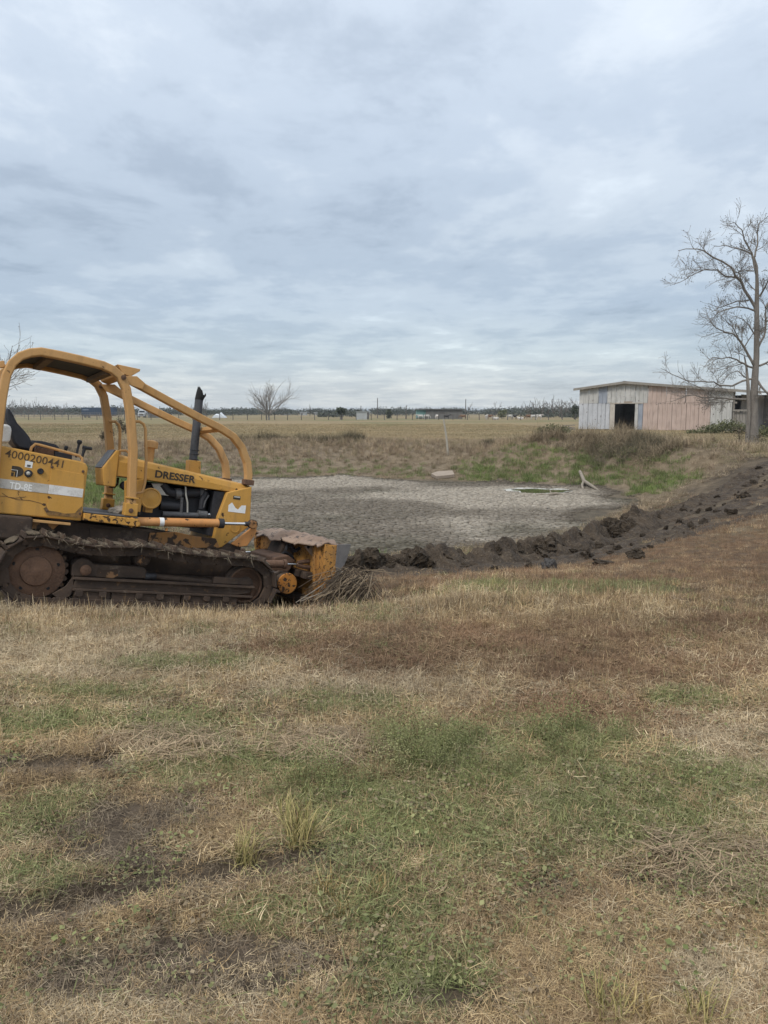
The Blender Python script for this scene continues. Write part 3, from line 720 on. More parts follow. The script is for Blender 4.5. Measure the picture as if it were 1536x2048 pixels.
# bush mounds: by the barn and on the pond bank
p = at_ground(1105, 62); bush('bush', 'low olive bush standing left of the barn corner', p, [(0, 0, .35, 1.0, .7, .45), (.9, .1, .25, .7, .6, .35), (-.8, 0, .2, .6, .5, .3)], 1500, .07, M_gbush, 1)
p = at_ground(1440, 60); bush('bush', 'wide green bramble at the foot of the barn, left of the tree', p, [(-.6, 0, .35, 1.1, .7, .4), (.7, .2, .55, 1.2, .8, .55), (-1.8, 0, .15, .9, .6, .2), (1.8, .3, .4, .8, .7, .4)], 3200, .075, M_gbush, 2)
p = at_ground(1530, 52); bush('bush', 'dry bush at the right edge beside the tree trunk', p, [(0, 0, .35, .8, .7, .5), (1, .2, .3, .8, .6, .4)], 1200, .07, M_gbush, 3)
p = at_ground(1480, 40.6); bush('bush', 'sparse dry shrub at the foot of the tall bare tree', p, [(0, 0, .5, .35, .3, .6), (.9, -.2, .25, .5, .4, .3)], 500, .045, M_brush, 4, stems=9)
for i, (px, Y, w_, h_, lb) in enumerate([(1285, 31.5, .95, .42, 'dark rounded brush at the right end of the pond bank'), (1235, 32.5, 1.1, .38, 'dark brush on the pond bank, left of the rounded one'), (1175, 34.0, 1.0, .32, 'low grey brush on the pond bank above the forked log'),
         (1130, 36, 1.3, .45, 'grey brown brush on the mound above the green shore'), (1205, 34.5, 1.2, .5, 'tallest brown brush on top of the mound left of the rounded one'), (1262, 33, 1.1, .5, 'dense brown brush crowning the mound below the barn door'), (1318, 31, .8, .35, 'small brush where the mound drops towards the dirt track'), (1075, 38, 1.1, .3, 'low brown brush at the left end of the mound'),
         (1005, 40, .9, .3, 'low dark brush on the bank right of the leaning post'), (700, 44, .8, .55, 'dark upright brush on the far bank behind the pond'), (560, 45, 1.6, .5, 'wide dark brush on the far bank beside the brush guard'), (505, 44, 1.2, .45, 'dark brush on the far bank just behind the brush guard'),
         (640, 43, 1.0, .35, 'low brush on the far bank between the two darker ones')]):
    bl = [(RND.uniform(-w_, w_), RND.uniform(-.5, .5), h_ * RND.uniform(.3, .8), w_ * .45, .5, h_ * .6) for _ in range(6)]
    LATE.append((lb, at_ground(px, Y), w_, h_ * (1.5 if px > 1020 else 1.1), 30 + i))
p = at_ground(214, 44); bush('dead_weed', 'dark dead weeds standing in the field seen through the roll cage', p, [(0, 0, .6, .16, .2, .55), (.25, 0, .5, .14, .2, .45), (-.3, .1, .35, .2, .2, .35)], 700, .05, M_brush, 44, 'weeds', 7)
p = at_ground(240, 60); bush('dead_bush', 'dark dead bush in the field between the roll cage posts', p, [(0, 0, .7, .35, .3, .7), (.5, 0, .45, .35, .3, .4)], 900, .06, M_brush, 45, 'bush', 8)
p = at_ground(681, 172); r0 = bush('palm_tree', 'small palm with a round crown beyond the far fence', p, [(0, 0, 2.0, 1.0, .9, .55), (.3, 0, 1.4, .6, .5, .4)], 500, .35, M_ever, 46, 'tree', 3)
mb = MB(); mb.tube([(0, 0, -.1), (0, 0, 1.0), (.05, 0, 1.9)], [.16, .14, .13], 7); mb.build('trunk', M_bark, r0)
p = at_ground(1526, 150); bush('dark_tree', 'dark evergreen far behind at the right edge of the picture', p, [(0, 0, 1.8, 2.2, 2, 1.8), (2.5, 0, 1.6, 2, 2, 1.6), (5.5, 0, 2, 2.5, 2, 2)], 1500, .3, M_ever, 47, 'tree', 4)
p = at_ground(1149, 180); bush('dark_tree', 'small dark evergreen tucked against the left wall of the barn', p, [(0, 0, 1.6, .9, .9, 1.4), (0, 0, 2.7, .6, .6, .6)], 700, .22, M_ever, 48, 'tree', 3)
p = at_ground(778, 205); bush('dark_tree', 'small dark tree between the white shed and the low building', p, [(0, 0, 1.1, .8, .8, 1.1), (0, 0, 2, .4, .4, .5)], 400, .25, M_ever, 49, 'tree', 2)
p = at_ground(1003, 200); bush('dark_tree', 'small rusty green tree behind the cattle', p, [(0, 0, 1.1, 1.2, .9, 1.0), (.8, 0, 1.8, .7, .6, .6)], 450, .25, M_gbush, 50, 'tree', 3)
# far wood along the horizon
def treeline():
    r = np.random.default_rng(12); bl = []
    for k in range(430):
        Y = r.uniform(380, 640); px = r.uniform(-260, 1800)
        x = (px - 768) / FPX * Y; h = r.uniform(2.3, 4.0) * (1.25 if px < 260 or px > 1020 else 1) + (Y - 380) * .004
        bl.append((x, Y, h * .5, r.uniform(4, 9), 4, h * .55))
    for k in range(60):
        Y = r.uniform(240, 300); px = r.uniform(1030, 1160) if k < 40 else r.uniform(640, 715); h = r.uniform(1.2, 2.6); bl.append(((px - 768) / FPX * Y, Y, h * .5, r.uniform(1.5, 3), 2, h * .55))
    V, bv = leaf_cloud(bl, 110000, .5, 4); m = fast_mesh('far_wood', V, np.arange(len(V)), 4); face_attr(m, 'bv', bv)
    o = place('far_wood', m, leaf_mat('far_foliage', (.04, .048, .036), (.095, .10, .075))); tag(o, 'low dark band of far woods along the horizon', 'woods', kind='stuff')
treeline()

# ------------------------------------------------------------------ barn of patched metal sheets
def barn():
    A = np.array([19.6, 78.]); B = np.array([32.3, 68.]); u = (B - A) / np.linalg.norm(B - A); ang = math.atan2(u[1], u[0])
    root = empty('barn', (A[0], A[1], 0), (0, 0, ang)); tag(root, 'long low barn of patched white, blue grey and faded pink metal sheets', 'barn')
    def sheet_mat(nm, c1, c2, rust=.68):
        t = MT(nm); co = t.coords('Object', (1, 1, 1), True); a = t.noise(co, 1.3, 5); st = t.noise(t.coords('Object', (3, 1, .35), True), 2.2, 5); sp = t.noise(co, 3.6, 5, .7)
        c = t.mix(t.step(a, .35, .65), c1, c2); c = t.mix(t.step(st, .56, .75), c, tuple(x * .62 for x in c1)); c = t.mix(t.step(sp, rust, rust + .03), c, (.07, .05, .04)); return t.fin(c, .6, spec=.3)
    W = sheet_mat('white_sheet', (.40, .395, .37), (.50, .49, .465), .62); BL = sheet_mat('blue_grey_sheet', (.43, .44, .455), (.505, .515, .535), .62); DB = sheet_mat('slate_sheet', (.24, .265, .31), (.31, .335, .375)); PK = sheet_mat('faded_pink_sheet', (.42, .325, .275), (.49, .385, .33), .72); TN = sheet_mat('tan_sheet', (.40, .36, .31), (.48, .44, .38)); 
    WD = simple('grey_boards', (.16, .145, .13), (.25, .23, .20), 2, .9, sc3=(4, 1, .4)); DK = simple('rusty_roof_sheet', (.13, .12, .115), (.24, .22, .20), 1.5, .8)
    def sheet(x0, x1, z0, z1, mt, dz=0., z1b=None, yo=0.):
        pitch = .42; n = max(1, round((x1 - x0) / pitch)); p = (x1 - x0) / n; xs = []
        for i in range(n):
            a = x0 + i * p; xs += [(a, 0), (a + p * .60, 0), (a + p * .68, .07), (a + p * .9, .07)]
        xs.append((x1, 0)); z1b = z1 if z1b is None else z1b
        vs = []; N = len(xs)
        for (xx, o_) in xs:
            tt = (xx - x0) / (x1 - x0); zt = z1 + (z1b - z1) * tt
            vs += [(xx, -o_ + yo, z0 + dz), (xx, -o_ + yo, zt), (xx, .012 - o_ + yo, z0 + dz), (xx, .012 - o_ + yo, zt)]
        fs = []
        for i in range(N - 1):
            a = i * 4; b = a + 4; fs += [(a, b, b + 1, a + 1), (b + 2, a + 2, a + 3, b + 3), (a + 1, b + 1, b + 3, a + 3), (a, a + 2, b + 2, b)]
        fs += [(0, 1, 3, 2), ((N - 1) * 4, (N - 1) * 4 + 2, (N - 1) * 4 + 3, (N - 1) * 4 + 1)]
        o = MB().add(vs, fs).build('wall_sheet', mt, root); return o
    def rz(x): return 4.50 - .115 * (4.7 - x) if x < 4.7 else 4.50 - .093 * (x - 4.7)     # underside of roof along the front
    mid = 2.54
    for (a, b, mt) in [(0, 1.0, W), (1.02, 2.0, W), (2.02, 2.88, DB), (2.9, 3.8, W), (3.82, 4.7, W), (4.72, 5.7, W), (5.72, 6.88, W), (6.9, 8.6, PK), (8.62, 10.38, PK), (10.42, 12.4, PK), (12.42, 14.5, W)]:
        sheet(a, b, mid + .02, rz(a) , mt, RND.uniform(-.03, .02), rz(b), -.02 + RND.uniform(-.006, .006))
    for (a, b, mt) in [(0, .95, BL), (.97, 1.95, BL), (1.97, 2.75, BL), (2.77, 3.2, BL), (6.02, 6.46, DB), (6.48, 7.9, PK), (7.92, 9.2, PK), (9.22, 10.5, PK), (10.52, 11.6, PK), (11.62, 12.62, PK), (12.64, 13.6, W), (13.62, 14.45, W)]:
        sheet(a, b, RND.uniform(-.05, .06), mid, mt, 0, None, .0 + RND.uniform(-.006, .006))
    # door: left leaf folded open, jambs, header
    mb = MB(); mb.box((3.22, -.05, 0), (3.70, .02, 2.5)); mb.build('door', TN, root, .01)
    mb = MB(); mb.box((5.70, -.06, -.05), (6.0, .08, 2.6)); mb.build('door_jamb', W, root, .01)
    mb = MB(); mb.box((3.15, -.09, 2.50), (6.5, -.03, 2.60)); mb.build('door_header', TN, root, .008)
    mb = MB(); mb.box((4.6, -.10, 2.56), (5.4, -.088, 2.72)); mb.build('patch', simple('brown_patch', (.25, .2, .16), (.3, .25, .2), 5), root)
    # side and back walls, posts, roof
    Dp = 12.
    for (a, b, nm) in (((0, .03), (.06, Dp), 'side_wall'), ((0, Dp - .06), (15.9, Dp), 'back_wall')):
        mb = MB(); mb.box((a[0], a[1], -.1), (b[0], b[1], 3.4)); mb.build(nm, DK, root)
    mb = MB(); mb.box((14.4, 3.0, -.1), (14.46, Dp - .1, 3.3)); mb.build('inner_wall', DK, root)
    for x in (0.1, 3.2, 6.1, 9.2, 12.3, 14.55, 16.0):
        mb = MB(); mb.tube([(x, .12, -.2), (x, .12, rz(x) - .02)], .08, 7); mb.build('post', WD, root)
    for k in range(6):          # boards of the open right bay
        x = 14.56 + k * .25; mb = MB(); mb.box((x, .20, -.05), (x + .22, .235, 1.75 + .12 * math.sin(k * 2.1))); mb.build('board', WD, root)
    mb = MB(); mb.box((14.5, -.04, 1.78), (16.05, .02, 1.92)); mb.build('rail', WD, root)
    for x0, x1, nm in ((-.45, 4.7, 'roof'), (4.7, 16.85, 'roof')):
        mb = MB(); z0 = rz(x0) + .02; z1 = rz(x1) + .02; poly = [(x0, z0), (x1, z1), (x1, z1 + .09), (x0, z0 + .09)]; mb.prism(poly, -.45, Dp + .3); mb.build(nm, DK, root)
    for x0, x1 in ((-.47, 4.72), (4.72, 16.87)):
        z0 = rz(x0); z1 = rz(x1); mb = MB(); mb.prism([(x0, z0 - .10), (x1, z1 - .10), (x1, z1 + .13), (x0, z0 + .13)], -.49, -.453); mb.build('fascia', simple('grey_fascia', (.17, .155, .135), (.25, .23, .20), 3), root)
    mb = MB(); mb.prism([(4.35, 4.55), (4.7, 4.66), (5.05, 4.58), (4.7, 4.60)], -.50, Dp + .3); mb.build('ridge_cap', DK, root)
    for x in (1.4, 8.6, 12.0): mb = MB(); mb.box((x, .13, 2.45), (x + 2.8, .2, 2.6)); mb.build('purlin', WD, root)
    return root
barn()
def timber_pile():
    p = at_ground(1135, 66); root = empty('timber_pile', p); tag(root, 'small heap of broken timber at the left corner of the barn', 'timber pile')
    r = random.Random(3)
    for k in range(9):
        a = r.uniform(-.6, .6); L = r.uniform(.5, 1.1); x, y = r.uniform(-.5, .5), r.uniform(-.3, .3); z = .1 + .09 * (k // 2)
        mb = MB(); mb.tube([(x - L / 2, y - a * .3, z + r.uniform(-.05, .1)), (x + L / 2, y + a * .3, z + r.uniform(-.05, .15))], 1, rect=(.08, .04)); mb.build('timber', M_dead, root)
timber_pile()

# ------------------------------------------------------------------ fence, poles, far buildings, vehicles, cattle
M_post = simple('fence_post_wood', (.06, .055, .05), (.11, .10, .09), 3, .95); M_wire = simple('fence_wire', (.16, .15, .14), None, 3, .6)
def fence():
    x0, x1, Yf = -88., 47., 166.; root = empty('field_fence', (x0, Yf, 0)); tag(root, 'long wire fence with dark wooden posts across the far side of the field', 'fence')
    n = 46; pm = None; mb = MB(); mb.tube([(0, 0, -.3), (0, 0, 1.35)], .075, 6); pm = mb.mesh('post'); r = random.Random(2); dx = (x1 - x0) / n
    for k in range(n + 1):
        xx = k * dx + r.uniform(-.2, .2); o = place('post', pm, M_post, root); o.location = (xx, 0, Hs(x0 + xx, Yf)); o.rotation_euler = (r.uniform(-.04, .04), r.uniform(-.05, .05), 0); o.scale = (1, 1, r.uniform(.9, 1.12))
    for z in (.3, .6, .9, 1.2):
        mb = MB(); pts = [(k * dx, -.08, z + Hs(x0 + k * dx, Yf) + (.02 if k % 2 else 0)) for k in range(n + 1)]; mb.tube(pts, .012, 4, cap=False); mb.build('wire', M_wire, root)
    # pipe rail fence further back at left
    root = empty('rail_fence', (-110, 215, 0)); tag(root, 'grey rail fence beyond the wire fence at far left', 'fence'); 
    for k in range(20):
        mb = MB() if k == 0 else mb
        if k == 0: mb.tube([(0, 0, -.2), (0, 0, 1.5)], .06, 6); pm2 = mb.mesh('post')
        o = place('post', pm2, M_wire, root); o.location = (k * 2.6, 0, 0)
    for z in (.5, 1.0, 1.45): mb = MB(); mb.tube([(0, -.08, z), (19 * 2.6, -.08, z)], .05, 5); mb.build('rail', M_wire, root)
fence()
for px, yt, Y, lb, hook in [(755, 797, 210, 'tallest thin utility pole right of the white shed', 0), (722, 812, 215, 'short thin pole rising behind the white shed', 0), (931, 799, 210, 'thin utility pole right of the low grey building', 0), (812, 811, 185, 'dark pole with a hooked lamp arm left of the low building', 1), (533, 790, 160, 'thin post standing beside the spreading bare tree', 0), (1123, 801, 200, 'thin pole in the thicket left of the barn', 0)]:
    b = at_ground(px, Y); t_ = at(px, yt, Y); root = empty('utility_pole', b); tag(root, lb, 'pole'); mb = MB(); hh = t_[2] - b[2]
    mb.tube([(0, 0, -.2), (0, 0, hh - (.5 if hook else 0))], [.13, .10] if not hook else [.16, .14], 7); mb.build('shaft', M_post, root)
    mb = MB()
    if hook: mb.tube([(0, 0, hh - .5), (.05, 0, hh - .2), (.25, 0, hh)], .10, 6); mb.build('lamp_arm', M_post, root)
    else: mb.cyl((0, 0, hh), (0, 0, 1), .13, 0, .08, 8); mb.build('cap', M_post, root)
def box_building(name, label, px0, px1, yt, yb, Y, depth, mt, roofmt, cat='shed', slope=0., over=.25, openings=()):
    a = at(px0, yb, Y); b = at(px1, yb, Y); h = at(px0, yt, Y)[2]; w_ = b[0] - a[0]; g = Hs((a[0] + b[0]) / 2, Y)
    root = empty(name, (a[0], Y, g)); tag(root, label, cat); h -= g
    ops = sorted(openings); x = 0; segs = []
    mb = MB(); mb.box((0, .16, -.1), (w_, depth, h)); mb.build('wall', mt, root)
    n = max(2, int(w_ / 1.1))
    for k in range(n):
        x0, x1 = w_ * k / n, w_ * (k + 1) / n - .03
        if any(o[0] < (x0 + x1) / 2 / w_ < o[1] and o[2] < .1 for o in ops): continue
        mb = MB(); mb.box((x0, .06 - .02 * (k % 2), -.05), (x1, .158, h)); mb.build('wall_panel', mt, root)
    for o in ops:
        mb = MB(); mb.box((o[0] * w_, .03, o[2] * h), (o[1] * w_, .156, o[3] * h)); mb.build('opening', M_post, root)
    mb = MB(); mb.prism([(-over, h - slope + .0), (w_ + over, h + .0), (w_ + over, h + .14), (-over, h + .14 - slope)], -over, depth + over); mb.build('roof', roofmt, root); return root
gw = simple('weathered_white', (.30, .31, .31), (.38, .39, .39), 1, .8); gg = simple('weathered_grey', (.085, .08, .075), (.14, .135, .125), .6, .9, sc3=(3, 1, .5)); tl = simple('teal_paint', (.10, .20, .19), (.15, .26, .25), 1, .7); dk = simple('dark_tin', (.10, .10, .10), (.16, .16, .16), 1, .8); bl = simple('navy_paint', (.022, .04, .075), (.035, .055, .09), .5, .6); wh = simple('white_paint', (.45, .47, .49), (.53, .55, .57), 1, .5)
box_building('shed', 'small white shed with a dark doorway behind the far fence', 713, 738, 824.5, 838, 180, 3, gw, gw, 'shed', 0, .1, [(.84, 1.0, .0, 1.0)])
box_building('cattle_barn', 'long low grey building with a dark window behind the cattle', 852.5, 925, 819, 837, 190, 6, gg, dk, 'barn', .0, .4, [(.36, .5, .55, .72)])
box_building('lean_to', 'teal lean to shed at the left end of the low grey building', 833, 852.5, 819.5, 829, 192, 4, tl, dk, 'shed', 0, .3, [(.0, 1., .0, .15)])
for px0, px1, yt, yb, Y, lb in [(600, 612, 825, 829, 420, 'white far house roofs just right of the spreading tree'), (628, 640, 825.5, 829.5, 430, 'pale far house between the small bare tree and the palm'), (562, 578, 823.5, 828.5, 450, 'longest white far house behind the spreading tree')]:
    box_building('far_house', lb, px0, px1, yt, yb, Y, 6, gw, wh, 'house', 0, .3, [(.3, .45, .1, .7)])
def trailer():
    a = at(163, 829, 230.); b = at(229, 829, 230.); w_ = b[0] - a[0]; root = empty('cargo_trailer', (a[0], 230, Hs(a[0], 230))); tag(root, 'dark blue box trailer parked behind the far fence', 'trailer'); t_ = at(163, 815, 230)[2]
    mb = MB(); mb.box((0, 0, .85), (w_, 2.4, t_)); mb.build('body', bl, root, .03)
    n = 14
    for k in range(n): mb = MB(); x = w_ * (k + .5) / n; mb.box((x - .06, -.05, .95), (x + .06, -.003, t_ - .15)); mb.build('rib', bl, root)
    for x in (1.0, 2.1, w_ - 1.2):
        mb = MB(); mb.lathe([(.3, 0), (.42, .03), (.42, .3), (.3, .33)], (x, .05, .42), (0, 1, 0), 14); mb.build('wheel', M_post, root)
    mb = MB(); mb.box((.4, -.055, t_ - .85), (2.2, -.052, t_ - .45)); mb.build('stencil_patch', simple('faded_lettering', (.09, .12, .17), (.16, .19, .24), 6, .7, lo=.45, hi=.55), root)
    mb = MB(); mb.box((.2, .1, .6), (w_ - .2, 2.3, .848)); mb.build('chassis', M_post, root)
trailer()
def truck():
    a = at(274, 832, 232.); b = at(291, 832, 232.); w_ = b[0] - a[0]; root = empty('box_truck', (a[0], 232, Hs(a[0], 232))); tag(root, 'white box truck facing the camera behind the far fence', 'truck')
    mb = MB(); mb.box((.1, 2.2, .8), (w_ - .1, 7, 2.9)); mb.build('cargo_box', wh, root, .03)
    mb = MB(); mb.prism([(0, .5), (2.0, .5), (2.0, 2.2), (1.0, 2.2), (.75, 1.45), (0, 1.35)], .25, w_ - .25, 'x'); o = mb.build('cab', wh, root, .05)
    mb = MB(); mb.add([(.4, .80, 1.55), (w_ - .4, .80, 1.55), (w_ - .45, .985, 2.1), (.45, .985, 2.1), (.4, .76, 1.55), (w_ - .4, .76, 1.55), (w_ - .45, .94, 2.1), (.45, .94, 2.1)], [(4, 5, 6, 7), (0, 3, 2, 1), (0, 1, 5, 4), (2, 3, 7, 6)]); mb.build('windscreen', simple('dark_glass', (.02, .025, .03), None, 3, .1), root)
    mb = MB(); mb.box((.6, -.03, .7), (w_ - .6, -.003, 1.2)); mb.build('grille', M_post, root)
    for x in (.35, w_ - .35):
        for y in (.9, 5.5): mb = MB(); mb.lathe([(.28, -.12), (.42, -.1), (.42, .1), (.28, .12)], (x, y, .42), (1, 0, 0), 14); mb.build('wheel', M_post, root)
    mb = MB(); mb.box((.2, -.12, .45), (w_ - .2, -.02, .62)); mb.build('bumper', dk, root)
truck()
box_building('dark_hut', 'dark open hut beside the white truck behind the far fence', 295, 316, 823, 832, 230, 3, dk, dk, 'hut', 0, .3, [(.15, .8, 0, .75)])
def tarp():
    a = at_ground(424, 225); root = empty('tarp_heap', a); tag(root, 'heap under white tarpaulins with a raised corner, left of the spreading tree', 'tarpaulin')
    for nm, prof in (('tarp', [(0, 0), (.3, .7), (1.1, 1.25), (2.0, 1.1), (2.5, .15), (2.4, 0)]), ('tarp', [(2.0, 0), (2.25, .5), (2.35, 1.75), (2.7, 1.3), (3.3, .8), (3.8, .1), (3.8, 0)])):
        mb = MB(); n = len(prof); V = []
        for j in range(6):
            k = 1 - .12 * abs(j - 2.5); V += [(x, j * .6, max(z * k + .05 * math.sin(j * 2 + x * 3), 0)) for x, z in prof]
        F = [(j * n + i, j * n + i + 1, (j + 1) * n + i + 1, (j + 1) * n + i) for j in range(5) for i in range(n - 1)] + [tuple(range(n - 1, -1, -1)), tuple(5 * n + i for i in range(n))]
        mb.add(V, F); mb.build(nm, simple('white_tarp', (.5, .53, .56), (.62, .65, .68), 2, .6), root)
tarp()
# cattle
def cow_mesh(graze=False, lie=False):
    mb = MB(); S = []
    prof = [(-.78, .98, .05, .10), (-.72, 1.02, .22, .27), (-.5, 1.03, .27, .33), (-.1, .98, .31, .37), (.3, .99, .30, .37), (.6, 1.05, .24, .32), (.78, 1.12, .15, .24), (.98, 1.22 if not graze else .95, .10, .16), (1.12, 1.30 if not graze else .72, .085, .13)]
    n = 10; vs = []
    for (x, z, ry, rz_) in prof:
        for k in range(n): a = 2 * math.pi * k / n; vs.append((x, ry * math.cos(a), z + rz_ * math.sin(a)))
    fs = [(i * n + j, i * n + (j + 1) % n, (i + 1) * n + (j + 1) % n, (i + 1) * n + j) for i in range(len(prof) - 1) for j in range(n)] + [tuple(range(n - 1, -1, -1)), tuple((len(prof) - 1) * n + j for j in range(n))]
    mb.add(vs, fs)
    hx, hz = (1.12, 1.32) if not graze else (1.16, .66); e = (1.50, 1.14) if not graze else (1.30, .22)
    mb.tube([(hx - .12, 0, hz), (hx + .08, 0, hz + .02), ((hx + e[0]) / 2 + .03, 0, (hz + e[1]) / 2), (e[0], 0, e[1])], [.10, .135, .10, .065], 8)
    for s in (-1, 1):
        mb.tube([(hx, s * .10, hz + .05), (hx - .04, s * .24, hz + .03), (hx - .05, s * .28, hz - .02)], [.045, .05, .01], 5)
        mb.tube([(hx + .03, s * .06, hz + .11), (hx + .04, s * .15, hz + .19), (hx + .06, s * .14, hz + .27)], [.03, .022, .006], 5)
        if not lie:
            mb.tube([(.58, s * .17, .95), (.60, s * .18, .55), (.58, s * .18, .32), (.60, s * .18, .04), (.63, s * .18, -.02)], [.13, .075, .05, .045, .055], 7)
            mb.tube([(-.58, s * .17, 1.0), (-.52, s * .19, .70), (-.66, s * .19, .46), (-.62, s * .19, .06), (-.58, s * .19, -.02)], [.18, .12, .06, .048, .055], 7)
        else:
            mb.tube([(.45, s * .25, .75), (.70, s * .3, .66), (.45, s * .32, .64)], [.11, .07, .05], 6); mb.tube([(-.5, s * .25, .78), (-.2, s * .34, .68), (-.45, s * .36, .64)], [.15, .08, .05], 6)
    mb.tube([(-.78, 0, 1.15), (-.86, 0, .95), (-.86, 0, .55), (-.85, 0, .38)], [.04, .025, .02, .04], 5)
    return mb.mesh('cow')
cm = {0: cow_mesh(), 1: cow_mesh(True), 2: cow_mesh(False, True)}
M_cow = {'w': simple('white_hide', (.36, .34, .31), (.46, .435, .40), 2, .9), 'b': simple('brown_hide', (.10, .055, .03), (.17, .10, .06), 2, .9), 'k': simple('black_hide', (.02, .018, .016), (.04, .035, .03), 2, .9), 'p': simple('pied_hide', (.10, .06, .035), (.6, .56, .52), 1.2, .9, .46, .5)}
for px, Y, rz_, kd, m_, lb in [(1067, 172, .15, 0, 'w', 'white cow standing side on, nearest the thicket left of the barn'), (1078, 176, .3, 0, 'p', 'brown and white cow standing close behind the rightmost white cow'), (1058, 178, 3.0, 1, 'b', 'brown cow grazing just left of the rightmost white cow'),
        (841, 181, 3.1, 0, 'w', 'white cow standing below the teal shed'), (853, 183, .2, 1, 'w', 'smaller white cow grazing at the left end of the low grey building'), (874, 181, 1.9, 1, 'p', 'pied cow grazing in front of the low grey building'), (893, 184, .1, 0, 'k', 'dark cow standing in front of the low grey building'),
        (926, 180, 2.9, 1, 'b', 'reddish brown cow grazing at the right end of the low grey building'), (973, 172, 1.2, 0, 'w', 'white cow standing nearly end on, leftmost of the right hand group'), (981, 178, 3.0, 0, 'b', 'brown cow beside the leftmost cow of the right hand group'), (992, 170, 2.6, 2, 'w', 'white cow lying down behind the fence'),
        (1019, 174, .4, 1, 'w', 'white cow grazing in the middle of the right hand group'), (1028, 178, .2, 0, 'k', 'black cow in the middle of the right hand group'), (1041, 180, 3.0, 2, 'p', 'pied cow lying down left of the thicket')]:
    b = at_ground(px, Y); o = place('cow', cm[kd].copy(), M_cow[m_]); o.location = (b[0], b[1], b[2] - (.48 if kd == 2 else -.015)); o.scale = (.8, .8, .8); o.rotation_euler = (0, 0, rz_); tag(o, lb, 'cow', 'cattle behind the far fence')
    o.data.polygons.foreach_set('use_smooth', [True] * len(o.data.polygons))
# ------------------------------------------------------------------ grass: scattered tufts
def blades(n, seed, h, rad, w, lean, droop, flat=0.0, taper=True, seg=3):
    """n blades as strips; returns V, F (loops), counts, bv"""
    r = np.random.default_rng(seed)
    a = r.uniform(0, 2 * np.pi, n); rr = rad * np.sqrt(r.random(n)); bx = rr * np.cos(a); by = rr * np.sin(a)
    yaw = r.uniform(0, 2 * np.pi, n); L = r.uniform(h[0], h[1], n); ww = r.uniform(w[0], w[1], n)
    el = np.pi / 2 - np.abs(r.normal(0, lean, n)); isf = r.random(n) < flat; el = np.where(isf, r.normal(.05, .12, n), el); el = np.clip(el, -.25, 1.55)
    z = np.where(isf, r.uniform(.004, .05, n), -.01)
    dr = r.uniform(.3, 1.0, n) * droop
    P = []; px, py, pz = bx.copy(), by.copy(), z.copy(); e = el.copy()
    sx = -np.sin(yaw); sy = np.cos(yaw); yw = yaw.copy(); cv = r.normal(0, .25, n)
    for i in range(seg + 1):
        t = i / seg; wd = ww * ((1 - t) if taper and i == seg else (1 - .35 * t if taper else 1)) * .5
        wd = np.maximum(wd, ww * .08)
        P.append(np.stack([np.stack([px - sx * wd, py - sy * wd, pz], 1), np.stack([px + sx * wd, py + sy * wd, pz], 1)], 1))
        st = L / seg; px = px + np.cos(yw) * np.cos(e) * st; py = py + np.sin(yw) * np.cos(e) * st; pz = pz + np.sin(e) * st
        e = e - dr / seg * np.where(isf, .15, 1); yw = yw + cv / seg
        pz = np.maximum(pz, .003)
    V = np.stack(P, 1).reshape(-1, 3); k = (seg + 1) * 2; b = (np.arange(n) * k)[:, None, None]
    q = np.arange(seg)[None, :, None] * 2 + np.array([0, 1, 3, 2])[None, None]
    F = (b + q).reshape(-1, 4); return V, F, np.repeat(r.random(n), seg)
def tmpl(name, parts, mt):
    Vs = []; Fs = []; bs = []; o = 0
    for V, F, b in parts: Vs.append(V); Fs.append(F + o); bs.append(b); o += len(V)
    m = fast_mesh(name, np.concatenate(Vs), np.concatenate(Fs), 4); face_attr(m, 'bv', np.concatenate(bs)); m.materials.append(mt)
    m.polygons.foreach_set('use_smooth', [False] * len(m.polygons)); return m
def leaflets(n, seed, rad, size, z):
    r = np.random.default_rng(seed); a = r.uniform(0, 6.283, n); rr = rad * np.sqrt(r.random(n)); c = np.stack([rr * np.cos(a), rr * np.sin(a), r.uniform(z[0], z[1], n)], 1)
    u = r.normal(size=(n, 3)); u[:, 2] *= .35; u /= np.linalg.norm(u, axis=1)[:, None]; nn = r.normal(size=(n, 3)) * .45 + np.array([0, 0, 1]); v = np.cross(nn, u); v /= np.linalg.norm(v, axis=1)[:, None]
    s = r.uniform(size[0], size[1], (n, 1)); V = np.stack([c - u * s, c - v * s * .75, c + u * s, c + v * s * .75], 1).reshape(-1, 3)
    return V, np.arange(n * 4).reshape(-1, 4), r.random(n)
def grass_mat(name, contrast=.5):
    t = MT(name); tint = t.attr('tint', 'INSTANCER', 'Color'); bv = t.attr('bv')
    c = t.mix(t.step(bv, 0, 1), t.mix(contrast, tint, (0, 0, 0)), t.mix(.12, tint, (.70, .58, .40)))
    return t.fin(c, .85, spec=.2)
M_gr = grass_mat('dry_grass_blades'); M_gg = grass_mat('green_blades', .42)
